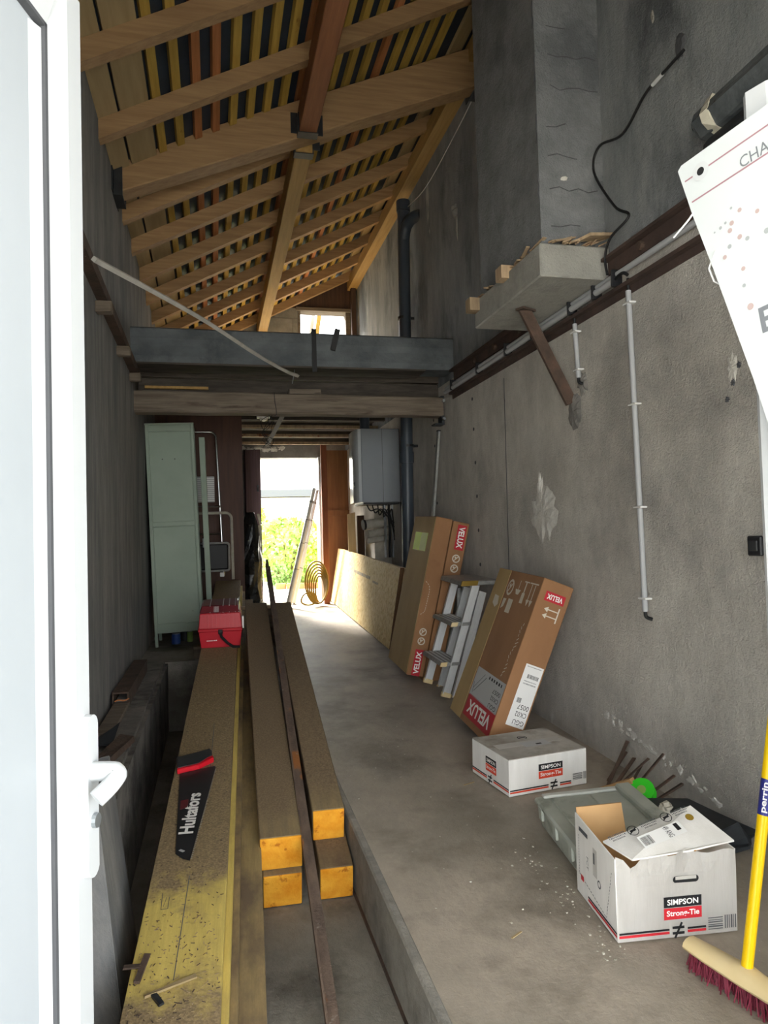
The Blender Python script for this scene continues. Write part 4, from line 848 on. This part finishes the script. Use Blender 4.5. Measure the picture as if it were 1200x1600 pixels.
VS, VF = V((-1, 0, 0)), V((0, -1, 0))
def icon_ring(parent, O, right, up, r):
    obj('pictogram', B().ring(O, r * .72, r, right, up, 20).bar(V(O) - V(right) * r * .5 - V(up) * r * .55, V(O) + V(right) * r * .5 + V(up) * r * .55, r * .22, .0004, V(right).cross(V(up))).disc(V(O) + V(up) * r * .25 - V(right) * r * .2, r * .25, right, up, 8), 'print_cream', parent, True)
# tall pair of cartons
AM = leanm((1.1814, 4.4802, .2086), .2175, .03); T_, AW, AL = .112, .56, 1.035
vA = thing('carton', 'tall brown window carton with a fluorescent yellow sticker', 'carton', mx=AM)
obj('body', B().mm(.001, T_, 0, AW, 0, AL).bevel(.003), 'kraft', vA, True)
obj('lit_wide_face', B().mm(-.001, .003, .004, AW - .004, .004, AL - .004), 'kraft_lid_lit', vA, True)  # paler kraft puts the back door's light into this face's colour
decal('sticker', (-.0016, .285, .86), (0, -1, 0), (0, 0, 1), .34, .125, 'fluo', vA)
decal('sticker_panel', (-.0022, .20, .86), (0, -1, .0), (0, 0, 1), .16, .122, 'fluo_dim', vA)
decal('brand_panel', (.058, -.0006, .085), (1, 0, 0), (0, 0, 1), .056, .17, 'velux_red', vA)
text('lettering', 'VELUX', (.058, -.0012, .085), (0, 0, 1), (-1, 0, 0), .036, 'print_white', vA, bold=.03, fit=.145)
for z in (.225, .285): icon_ring(vA, V((.056, -.0008, z)), X1, Z1, .025)
b = B()
dp = [(.012, .61), (.040, .585), (.047, .55), (.042, .43), (.036, .41), (.010, .39)]
for a, c in zip(dp, dp[1:]):
    a, c = V((a[0], -.0008, a[1])), V((c[0], -.0008, c[1])); n = max(2, int((c - a).length / .014))
    for k in range(n): b.bar(a.lerp(c, k / n), a.lerp(c, (k + .6) / n), .003, .0004, (0, 1, 0))
obj('dotted_tab', b, 'print_cream', vA, True)
vB = thing('carton', 'brown window carton behind the tall one, label near its top', 'carton', mx=AM @ M.Translation((T_ + .006, .0, -.026)))
obj('body', B().mm(0, T_, 0, AW, 0, AL + .02).bevel(.003), 'kraft', vB, True)
decal('brand_panel', (.068, -.0006, .955), (1, 0, 0), (0, 0, 1), .062, .165, 'velux_red', vB)
text('lettering', 'VELUX', (.068, -.0012, .955), (0, 0, -1), (1, 0, 0), .040, 'print_white', vB, bold=.03, fit=.14)
for z in (.75, .815): icon_ring(vB, V((.064, -.0008, z)), X1, Z1, .027)
# near carton
CM = leanm((1.150, 3.02, .166), .3822, .06); CT, CW, CL = .150, .60, .785
vC = thing('carton', 'brown window carton with white shipping labels leaning nearest the camera', 'carton', mx=CM)
obj('body', B().mm(0, CT, 0, CW, 0, CL).bevel(.003), 'kraft', vC, True)
obj('lid_flap', B().mm(-.0015, .001, .42, CW - .002, .002, CL - .002), 'kraft_lid_lit', vC, True)
decal('brand_panel', (-.0012, .20, .085), (0, -1, 0), (0, 0, 1), .40, .105, 'velux_red', vC)
text('lettering', 'VELUX', (-.0018, .20, .085), (0, 1, 0), (0, 0, -1), .062, 'print_white', vC, bold=.03, fit=.33)
decal('label', (-.0012, .205, .205), (0, -1, 0), (0, 0, 1), .40, .145, 'label_grey', vC)
for k, (s_, z) in enumerate((('GGU', .150), ('CK02', .185), ('0057', .217))): text('label_lettering', s_, (-.0018, .075, z), (0, 1, 0), (0, 0, -1), .020, 'print_black', vC, fit=.10)
obj('label_drawing', B().bar((-.0016, .36, .16), (-.0016, .25, .25), .004, .0004, X1).bar((-.0016, .38, .17), (-.0016, .28, .26), .003, .0004, X1).bar((-.0016, .37, .15), (-.0016, .39, .20), .003, .0004, X1), 'print_dark', vC, True)
bars('label_icons', (-.0016, .12, .258), (0, -1, 0), (0, 0, 1), .20, .014, 6, 'print_black', vC, 3)
obj('dotted_tab', (lambda b_: [b_.bar((-.0008, .04 + .0 + .05 * k / 14 + (.02 * math.sin(k * .9)), .56 - k * .018), (-.0008, .04 + .05 * k / 14 + .008, .548 - k * .018), .004, .0004, X1) for k in range(15)] and b_)(B()), 'print_cream', vC, True)
O = V((-.0008, .36, .70)); icon_ring(vC, O, -Y1, Z1, .042)
obj('pictogram', B().prism([(-.0008, .285, .70), (-.0008, .215, .70), (-.0008, .235, .675), (-.0008, .265, .675)], (-.0003, 0, 0)).bar((-.0008, .25, .70), (-.0008, .25, .745), .004, .0004, X1), 'print_cream', vC, True)
obj('pictogram', B().mm(-.0012, -.0008, .155, .19, .64, .69).bar((-.0008, .172, .69), (-.0008, .172, .745), .012, .0004, X1).bar((-.0008, .14, .745), (-.0008, .20, .745), .006, .0004, X1), 'print_cream', vC, True)
b = B()
for y in (.06, .10): b.bar((-.0008, y, .65), (-.0008, y, .74), .006, .0004, X1).prism([(-.0008, y - .018, .665), (-.0008, y + .018, .665), (-.0008, y, .635)], (-.0003, 0, 0))
obj('arrow_pictogram', b.bar((-.0008, .03, .745), (-.0008, .13, .745), .006, .0004, X1), 'print_cream', vC, True)
obj('pictogram', B().prism([(-.0018, .53, .645), (-.0018, .47, .64), (-.0018, .45, .60), (-.0018, .48, .58), (-.0018, .53, .60)], (-.0003, 0, 0)), 'print_cream', vC, True)
obj('pictogram', B().prism([(-.0008, .40, .64), (-.0008, .36, .64), (-.0008, .37, .60), (-.0008, .40, .585)], (-.0003, 0, 0)).mm(-.0012, -.0008, .27, .33, .575, .645), 'print_cream', vC, True)
decal('brand_panel', (.079, -.0006, .712), (1, 0, 0), (0, 0, 1), .098, .044, 'velux_red', vC)
text('lettering', 'VELUX', (.079, -.0012, .712), (-1, 0, 0), (0, 0, -1), .024, 'print_white', vC, bold=.03, fit=.078)
b = B()
for z in (.655, .625): b.bar((.115, -.0008, z), (.055, -.0008, z), .005, .0004, Y1).prism([(.065, -.0008, z - .013), (.065, -.0008, z + .013), (.045, -.0008, z)], (0, -.0003, 0))
obj('arrow_pictogram', b.bar((.117, -.0008, .605), (.117, -.0008, .675), .006, .0004, Y1), 'print_cream', vC, True)
decal('label', (.098, -.0006, .255), (1, 0, 0), (0, 0, 1), .088, .285, 'label_white', vC)
for s_, z in (('GGU', .135), ('CK02', .172), ('0057', .205)): text('label_lettering', s_, (.108, -.0012, z), (-1, 0, 0), (0, 0, -1), .022, 'print_black', vC, fit=.054)
bars('barcode', (.078, -.0010, .232), (1, 0, 0), (0, 0, 1), .022, .022, 9, 'print_black', vC, 1)
bars('barcode', (.105, -.0010, .345), (1, 0, 0), (0, 0, 1), .055, .018, 16, 'print_black', vC, 2)
bars('small_print', (.100, -.0010, .310), (1, 0, 0), (0, 0, 1), .062, .006, 24, 'print_dark', vC, 4)
bars('small_print', (.100, -.0010, .322), (1, 0, 0), (0, 0, 1), .062, .004, 24, 'print_dark', vC, 5)
bars('small_print', (.098, -.0010, .388), (1, 0, 0), (0, 0, 1), .07, .004, 24, 'print_dark', vC, 6)

# folded stepladder
LM = leanm((1.268, 4.02, .158), .30, .0); LW, LL = .36, .70
sl = thing('stepladder', 'small aluminium stepladder leaning folded between the cartons', 'stepladder', mx=LM)
def rail(y, x0, x1, z0, z1, nm='rail'):
    o = obj(nm, B().hexa([(x0, y, z0), (x0 + .05, y, z0), (x0 + .05, y + .012, z0), (x0, y + .012, z0), (x1, y, z1), (x1 + .05, y, z1), (x1 + .05, y + .012, z1), (x1, y + .012, z1)]).hexa([(x0, y - .012, z0), (x0 + .004, y - .012, z0), (x0 + .004, y + .014, z0), (x0, y + .014, z0), (x1, y - .012, z1), (x1 + .004, y - .012, z1), (x1 + .004, y + .014, z1), (x1, y + .014, z1)]), 'alu', sl, True)
    return o
rail(0, 0, 0, .02, LL - .02); rail(LW, 0, 0, .02, LL - .02)
rail(.03, .075, .065, .0, LL - .05, 'rear_leg'); rail(LW - .06, .075, .065, .0, LL - .05, 'rear_leg')
for y in (-.004, LW - .004): obj('foot', B().mm(-.004, .056, y, y + .022, 0, .028).bevel(.003), 'broom_wood', sl, True)
for y in (.026, LW - .064): obj('foot', B().mm(.07, .13, y, y + .022, -.012, .015).bevel(.003), 'broom_wood', sl, True)
for z in (.20, .44):
    s_ = obj('step', B().prism([(.06, -.002, z), (.06, -.002, z + .022), (-.055, -.002, z - .013), (-.055, -.002, z - .035)], (0, LW + .014, 0)).bevel(.003), 'alu_dull', sl, True)
    for q in range(4):
        x = -.045 + q * .026; zz = z + .022 + (x - .06) * .304
        obj('groove', B().prism([(x, 0, zz), (x + .01, 0, zz + .003), (x + .01, 0, zz + .005), (x, 0, zz + .002)], (0, LW + .01, 0)), 'alu', s_, True)
    obj('end_trim', B().prism([(-.02, -.005, z - .026), (-.02, -.005, z), (-.058, -.005, z - .012), (-.058, -.005, z - .037)], (0, .006, 0)), 'broom_wood', s_, True)
pt = obj('platform', B().prism([(.15, -.012, LL + .012), (.15, -.012, LL + .042), (-.065, -.012, LL - .023), (-.065, -.012, LL - .053)], (0, LW + .04, 0)).bevel(.005), 'alu_dull', sl, True)
obj('end_trim', B().prism([(.03, -.016, LL - .023), (.03, -.016, LL + .007), (-.068, -.016, LL - .023), (-.068, -.016, LL - .054)], (0, .006, 0)), 'hose', pt, True)
obj('brace', B().bar((.05, LW - .03, .63), (.08, LW - .05, .50), .02, .004, Y1).bar((.05, .05, .62), (.09, .06, .36), .02, .004, Y1), 'alu_dull', sl, True)

# ------------------------------------------------------------------ cartons on the floor
def simpson(parent, F, right, up, u, v, w, h, red):
    F, right, up = V(F), V(right).normalized(), V(up).normalized(); n = right.cross(up)
    O = F + right * u + up * v
    decal('brand_panel', O + up * h * .5 + n * .0006, right, up, w, h * .97, 'print_black', parent)
    decal('brand_panel', O - up * h * .56 + n * .0006, right, up, w, h * 1.03, red, parent)
    text('lettering', 'SIMPSON', O + up * h * .5 + n * .0012, right, up, h * .52, 'print_white', parent, bold=.02, fit=w * .82)
    text('lettering', 'Strong-Tie', O - up * h * .58 + n * .0012, right, up, h * .66, 'print_white', parent, bold=.02, fit=w * .86)
def stripes(parent, F, right, up, u0, u1, v, red, th=.005):
    F, right, up = V(F), V(right).normalized(), V(up).normalized(); n = right.cross(up)
    decal('stripe', F + right * (u0 + u1) / 2 + up * (v + th) + n * .0006, right, up, u1 - u0, th, 'print_black', parent)
    decal('stripe', F + right * (u0 + u1) / 2 + up * (v - th * .55) + n * .0006, right, up, u1 - u0, th * 1.3, red, parent)
def neq(parent, F, right, up, u, v, s):
    F, right, up = V(F), V(right).normalized(), V(up).normalized(); n = right.cross(up); O = F + right * u + up * v + n * .0008
    obj('emblem', B().bar(O - right * s * .5 + up * s * .22, O + right * s * .5 + up * s * .22, s * .2, .0004, n).bar(O - right * s * .5 - up * s * .22, O + right * s * .5 - up * s * .22, s * .2, .0004, n).bar(O - right * s * .3 - up * s * .6, O + right * s * .3 + up * s * .6, s * .17, .0004, n), 'print_black', parent, True)
# small closed carton
sx = V((.354, .049, .0)).normalized(); sy = V((.015, .295, .0105)).normalized(); sz = sx.cross(sy); sy = sz.cross(sx)
SB = thing('carton', 'closed white carton with a dusty top next to the near brown carton', 'carton', mx=frame((1.071, 2.58, .094), sx, sy, sz))
W_, D_, Hh = .355, .30, .142
obj('body', B().mm(0, W_, 0, D_, 0, Hh).bevel(.003), 'carton_white', SB, True)
obj('top_flap', B().mm(.001, W_ - .001, .002, D_ / 2 - .0015, Hh, Hh + .003), 'carton_dusty', SB, True)
obj('top_flap', B().mm(.001, W_ - .001, D_ / 2 + .0015, D_ - .002, Hh, Hh + .003), 'carton_dusty', SB, True)
obj('tape', B().mm(.03, W_ - .03, D_ / 2 - .025, D_ / 2 + .025, Hh + .003, Hh + .0036), 'carton_grey', SB, True)
decal('top_label', (.20, .13, Hh + .0042), X1, Y1, .12, .06, 'label_grey', SB); decal('top_mark', (.21, .12, Hh + .0048), X1, Y1, .025, .012, 'print_black', SB)
obj('top_emblem', B().ring((.19, .215, Hh + .0036), .017, .021, X1, Y1, 18).bar((.172, .215, Hh + .0036), (.208, .215, Hh + .0036), .008, .0004), 'print_black', SB, True)
simpson(SB, (0, 0, 0), X1, Z1, .186, .082, .11, .028, 'print_orange')
stripes(SB, (0, 0, 0), X1, Z1, .003, .175, .018, 'print_orange'); neq(SB, (0, 0, 0), X1, Z1, .20, .022, .032); stripes(SB, (0, 0, 0), X1, Z1, .228, .28, .018, 'print_orange')
bars('barcode', (.31, -.0008, .038), Z1, X1, .026, .045, 7, 'print_black', SB, 8); bars('barcode', (.345, -.0008, .038), X1, Z1, .014, .03, 6, 'print_black', SB, 9)
simpson(SB, (0, D_, 0), -Y1, Z1, .16, .08, .085, .028, 'print_orange')
stripes(SB, (0, D_, 0), -Y1, Z1, .003, .125, .022, 'print_orange'); neq(SB, (0, D_, 0), -Y1, Z1, .152, .022, .032); stripes(SB, (0, D_, 0), -Y1, Z1, .18, .297, .022, 'print_orange')
# big open carton
sx = V((.312, -.034, 0)).normalized(); sy = V((.028, .257, .009)).normalized(); sz = sx.cross(sy).normalized(); sy = sz.cross(sx)
LB = thing('carton', 'open white carton with torn flaps and a hand hole', 'carton', mx=frame((.967, 1.658, .062), sx, sy, sz))
W_, D_, Hh = .322, .26, .215
# front wall: grid sheet with a crushed, wavy top
b = B(); nx, nz = 18, 8; g = []
for j in range(nz + 1):
    row = []
    for i in range(nx + 1):
        f = j / nz; x = W_ * i / nx; cr = max(0, f - .72) / .28
        z = Hh * f - cr * (.012 * math.sin(i * .55 + .4) ** 2 + (.018 if 2 <= i <= 5 else 0))
        y = -.012 * cr * math.sin(i * .9) * (.4 if i > 11 else 1) + .018 * cr * (1 - abs(i - 7) / 11)
        row.append(b.bm.verts.new((x, y, z)))
    g.append(row)
for j in range(nz):
    for i in range(nx): b._f([g[j][i], g[j][i + 1], g[j + 1][i + 1], g[j + 1][i]])
bmesh.ops.solidify(b.bm, geom=b.bm.faces[:], thickness=.003)
obj('front_wall', b, 'carton_white', LB, True)
obj('side_wall', B().hexa([(0, .002, 0), (.003, .002, 0), (.003, D_, 0), (0, D_, 0), (-.004, .002, Hh * .97), (-.001, .002, Hh * .97), (.001, D_, Hh * 1.03), (-.003, D_, Hh * 1.03)]), 'carton_white', LB, True)
obj('side_wall', B().mm(W_ - .003, W_, .002, D_, 0, Hh * .98), 'carton_white', LB, True)
obj('back_wall', B().mm(.003, W_ - .003, D_ - .003, D_, 0, Hh - .06), 'kraft_in', LB, True)
obj('bottom', B().mm(.003, W_ - .003, .003, D_ - .003, .001, .005), 'kraft_in', LB, True)
obj('inner_flap', B().hexa([(.004, D_ - .01, Hh - .09), (.15, D_ - .012, Hh - .09), (.15, D_ - .008, Hh - .09), (.004, D_ - .006, Hh - .09), (.0, D_ - .004, Hh + .022), (.135, D_ - .006, Hh + .026), (.135, D_, Hh + .026), (.0, D_, Hh + .022)]), 'kraft_in', LB, True)
cf = [(.010, .10, .206), (.045, .005, .200), (.20, .01, .208), (.338, .03, .214), (.285, .145, .262)]
fl = obj('top_flap', B().prism([V(p) for p in cf], (0, 0, .004)).bm and B().prism([V(p) for p in cf], (.0, .001, .004)), 'carton_white', LB, True)
cA, cB, cC = V((.010, .10, .2105)), V((.338, .03, .2185)), V((.285, .145, .2665))
fr = V((.275, .045, .056)).normalized(); fn = (cB - V((.045, .005, .2045))).cross(cC - V((.045, .005, .2045))).normalized(); fu = fn.cross(fr)
P0 = V((.045, .005, .2045))
FP = lambda a, c, e=.0012: P0 + fr * a + fu * c + fn * e
decal('shipping_label', FP(.115, .030), fr, fu, .13, .038, 'label_white', LB)
text('label_lettering', '49 ANG', FP(.135, .030, .0018), fu * -1, fr, .016, 'print_black', LB, fit=.034)
bars('barcode', FP(.070, .030, .0018), fr, fu, .03, .026, 10, 'print_black', LB, 3); decal('label_bar', FP(.165, .034, .0018), fr, fu, .012, .022, 'print_black', LB)
for a in (.055, .16):
    obj('warning_ring', B().ring(FP(a, .070, .0016), .0135, .0155, fr, fu, 22).bar(FP(a - .012, .064, .0016), FP(a + .012, .076, .0016), .003, .0003, fn).bar(FP(a - .009, .070, .0016), FP(a + .009, .071, .0016), .006, .0003, fn), 'print_black', LB, True)
for a in (.008, .107, .205):
    for q in range(3): bars('warning_print', FP(a, .064 + q * .007, .0016), fr, fu, .05 - .012 * (q == 0), .004, 11, 'print_dark', LB, q + int(a * 99))
obj('seal', B().disc(FP(.215, .045, .0016), .011, fr, fu, 14), 'hose', LB, True)
obj('torn_liner', B().prism([(.215, .01, .207), (.26, .03, .206), (.27, .10, .212), (.235, .05, .215)], (0, 0, .003)), 'kraft_in', LB, True)
# hand hole
b = B(); hh = [( .184 + (.026 if math.cos(a) > 0 else -.026) + .009 * math.cos(a), -.0010, .146 + .009 * math.sin(a)) for a in [k * math.pi / 6 + .01 for k in range(12)]]
obj('hand_hole', B().poly(hh), 'print_black', LB, True); obj('hand_hole_flap', B().mm(.156, .212, -.0016, -.0010, .1455, .154), 'carton_grey', LB, True)
simpson(LB, (0, -.0006, 0), X1, Z1, .174, .076, .102, .028, 'print_red')
stripes(LB, (0, -.0006, 0), X1, Z1, .003, .137, .016, 'print_red'); neq(LB, (0, -.0006, 0), X1, Z1, .161, .018, .032); stripes(LB, (0, -.0006, 0), X1, Z1, .186, .236, .016, 'print_red')
bars('barcode', (.262, -.0012, .028), Z1, X1, .034, .040, 6, 'print_dark', LB, 8); bars('barcode', (.304, -.0012, .028), X1, Z1, .034, .034, 6, 'print_dark', LB, 9)
stripes(LB, (-.0008, D_, 0), -Y1, Z1, .08, D_ - .002, .016, 'print_red')
b = B(); pts = [(-.0034, .235, .17), (-.0026, .235, .06), (-.0026, .06, .03), (-.0042, .02, .17)]
for a, c in zip(pts, pts[1:]):
    a, c = V(a), V(c)
    for k in range(14): b.bar(a.lerp(c, k / 14), a.lerp(c, (k + .6) / 14), .0012, .0004, X1)
obj('dotted_tab', b, 'print_dark', LB, True)
decal('side_print', (-.0042, .20, .19), -Y1, Z1, .06, .012, 'print_dark', LB); decal('side_tape', (-.0036, .125, .14), -Y1, Z1, .026, .075, 'carton_grey', LB); decal('side_print', (-.0042, .13, .15), -Y1, Z1, .010, .03, 'print_dark', LB)
decal('side_mark', (-.0026, .215, .055), -Y1, Z1, .02, .015, 'print_red', LB)
text('side_lettering', 'FCT', (-.0036, .175, .115), Z1 * -1, -Y1, .012, 'print_dark', LB, fit=.035)
obj('side_emblem', B().ring((-.0034, .10, .095), .007, .011, -Y1, Z1, 12), 'print_dark', LB, True)
# grey organiser case
oy = V((.131, 1.0, .03)).normalized(); OG = thing('organiser_case', 'dusty grey plastic organiser case behind the open carton', 'case', mx=orth((1.02, 1.94, .072), oy, (-.04, 0, 1)))
OW, OL, OH = .33, .40, .095
obj('tray', B().hexa([(.012, .01, 0), (OW - .012, .01, 0), (OW - .012, OL - .01, 0), (.012, OL - .01, 0), (0, 0, OH * .8), (OW, 0, OH * .8), (OW, OL, OH * .8), (0, OL, OH * .8)]).bevel(.005), 'organiser', OG, True)
obj('lid', B().mm(-.006, OW + .004, -.006, OL + .006, OH * .8, OH * .8 + .02).bevel(.006), 'organiser', OG, True)
for x in (.04, .18): obj('lid_panel', B().mm(x, x + .125, .03, OL - .03, OH * .8 + .02, OH * .8 + .026).bevel(.003), 'organiser', OG, True)
obj('handle_bar', B().mm(OW - .05, OW + .004, .02, OL - .01, OH * .8 + .02, OH * .8 + .045).bevel(.006), 'organiser', OG, True)
obj('edge_strip', B().mm(.02, OW - .03, OL - .022, OL + .004, OH * .8 + .02, OH * .8 + .03).bevel(.003), 'organiser_edge', OG, True)
for y in (.06, .20, .34): obj('clip', B().mm(-.008, .002, y - .016, y + .016, OH * .45, OH * .8 + .012).bevel(.002), 'organiser', OG, True)
decal('green_smear', (.10, .25, OH * .8 + .0268), V((.3, 1, 0)), V((-1, .3, 0)), .05, .014, 'green_paint', OG)
# rubble along the wall behind the case
r_ = random.Random(12)
wh = ('leftmost', 'second', 'third', 'fourth', 'fifth', 'sixth', 'seventh', 'rightmost')
for k in range(8):
    y0 = 2.62 - k * .035 + r_.uniform(-.02, .02); x0 = 1.50 + r_.uniform(-.03, .03); y1 = y0 + r_.uniform(-.04, .14); h = r_.uniform(.07, .16)
    tag(obj('iron_rod', B().bar((x0, y0, fz(y0) + .006), (1.645, y1, fz(y1) + h), r_.uniform(.008, .016), .005).jit(.002, k), 'rust'), wh[k] + ' rusty iron rod in the scrap heap against the right wall', 'rod', 'rusty rods behind the organiser case')
gt = thing('cable_reel', 'bright green reel lying in the scrap behind the organiser case', 'reel', (1.50, 2.36, .1)); gc = V((1.47, 2.32, .165)); ga = V((-.55, -.45, .7)).normalized(); gx = ga.cross(Z1).normalized(); gy = ga.cross(gx)
obj('flange', B().tube([gc, gc + ga * .006], .045, 20), 'green_bright', gt); obj('flange', B().tube([gc - ga * .03, gc - ga * .024], .045, 20), 'green_bright', gt); obj('core', B().tube([gc - ga * .024, gc], .02, 14), 'green_bright', gt)
obj('hub', B().tube([gc + ga * .006, gc + ga * .009], .016, 14), 'leaf_c', gt)
tag(obj('crumpled_sheet', B().mm(1.42, 1.65, 1.95, 2.30, .075, .15).bevel(.03, 2).jit(.018, 8), 'dark_steel'), 'crumpled dark sheet at the foot of the right wall', 'sheet')
tag(obj('wood_offcut', B().bar((1.40, 2.48, .12), (1.46, 2.36, .19), .03, .02).jit(.003, 2), 'kraft_in'), 'small wood offcut behind the grey case', 'offcut')
tag(obj('stone_lump', B().mm(1.355, 1.395, 2.02, 2.06, .20, .235).bevel(.012, 2).jit(.004, 2), 'insul_pipe'), 'small stone lump on the corner of the grey case', 'stone')
# broom
br = thing('broom', 'yellow handled broom with a pale wooden head and dark red bristles', 'broom', (1.10, 1.36, fz(1.36)))
bd = V((.075, -.30, -.01)).normalized(); bc_ = V((1.128, 1.40, .098)); bs = bd.cross(Z1).normalized()
pr = []
for s_, w, h in ((-.155, .014, .010), (-.15, .026, .016), (-.10, .031, .019), (-.03, .033, .024), (0, .034, .030), (.03, .033, .024), (.10, .031, .019), (.15, .026, .016), (.155, .014, .010)):
    c = bc_ + bd * s_; pr.append([c + bs * w * math.cos(a) + Z1 * (h * math.sin(a) if math.sin(a) > 0 else .014 * math.sin(a)) for a in [k * math.pi / 6 for k in range(12)]])
b = B(); rv = [[b.bm.verts.new(p) for p in r] for r in pr]
for a, c in zip(rv, rv[1:]):
    for j in range(12): b._f([a[j], a[(j + 1) % 12], c[(j + 1) % 12], c[j]])
b._f(rv[0]); b._f(rv[-1][::-1])
obj('head', b, 'broom_wood', br, smooth=True)
b = B(); r_ = random.Random(9)
for k in range(520):
    c = bc_ + bd * r_.uniform(-.145, .145) + bs * r_.uniform(-.024, .024) - Z1 * .01; e = V((c.x, c.y, fz(c.y) + .001)) + bs * r_.uniform(-.012, .012) + bd * r_.uniform(-.012, .012)
    b.tube([c, e], .0016, 3, False)
o = obj('bristles', b, 'bristle', br); o['kind'] = 'stuff'
ha = bc_ + Z1 * .01; hdv = V((.092, .01, .45)).normalized()
obj('handle', B().tube([ha, ha + hdv * 1.25], .0125, 14), 'broom_yellow', br, smooth=True)
obj('handle_label', B().tube([ha + hdv * .345, ha + hdv * .425], .0129, 14, False), 'broom_label', br, smooth=True)
vdir = (V((0, 0, 1.1)) - (ha + hdv * .385)); vdir = (vdir - hdv * vdir.dot(hdv)).normalized()
text('lettering', 'perrin', ha + hdv * .385 + vdir * .0136, hdv, vdir.cross(hdv) * 1, .015, 'print_white', br, bold=.02, local=False, fit=.066)
obj('screw', B().tube([bc_ + vdir * .03 - Z1 * .0, bc_ + vdir * .034], .004, 8), 'galv', br)
# grit on the floor
b = B(); r_ = random.Random(33)
for k in range(200):
    x, y = r_.uniform(.5, 1.6), r_.uniform(1.35, 4.2)
    if k < 70: x, y = r_.uniform(.9, 1.0), r_.uniform(1.6, 2.2)
    s_ = r_.uniform(.0008, .0028); b.mm(x - s_, x + s_, y - s_, y + s_, fz(y), fz(y) + s_)
tag(obj('floor_grit', b.jit(.0012, 4), 'insul_pipe'), 'grit and small chips scattered on the concrete floor', 'grit', kind='stuff')
for k, (x, y, l) in enumerate(((.95, 2.75, .05), (.72, 1.75, .035))):
    tag(obj('wood_sliver', B().bar((x, y, fz(y) + .002), (x + l, y + .02, fz(y) + .003), .005, .002), 'board_pale'), ('pale wood sliver on the floor before the closed carton', 'pale wood sliver on the floor near the kerb')[k], 'chip')
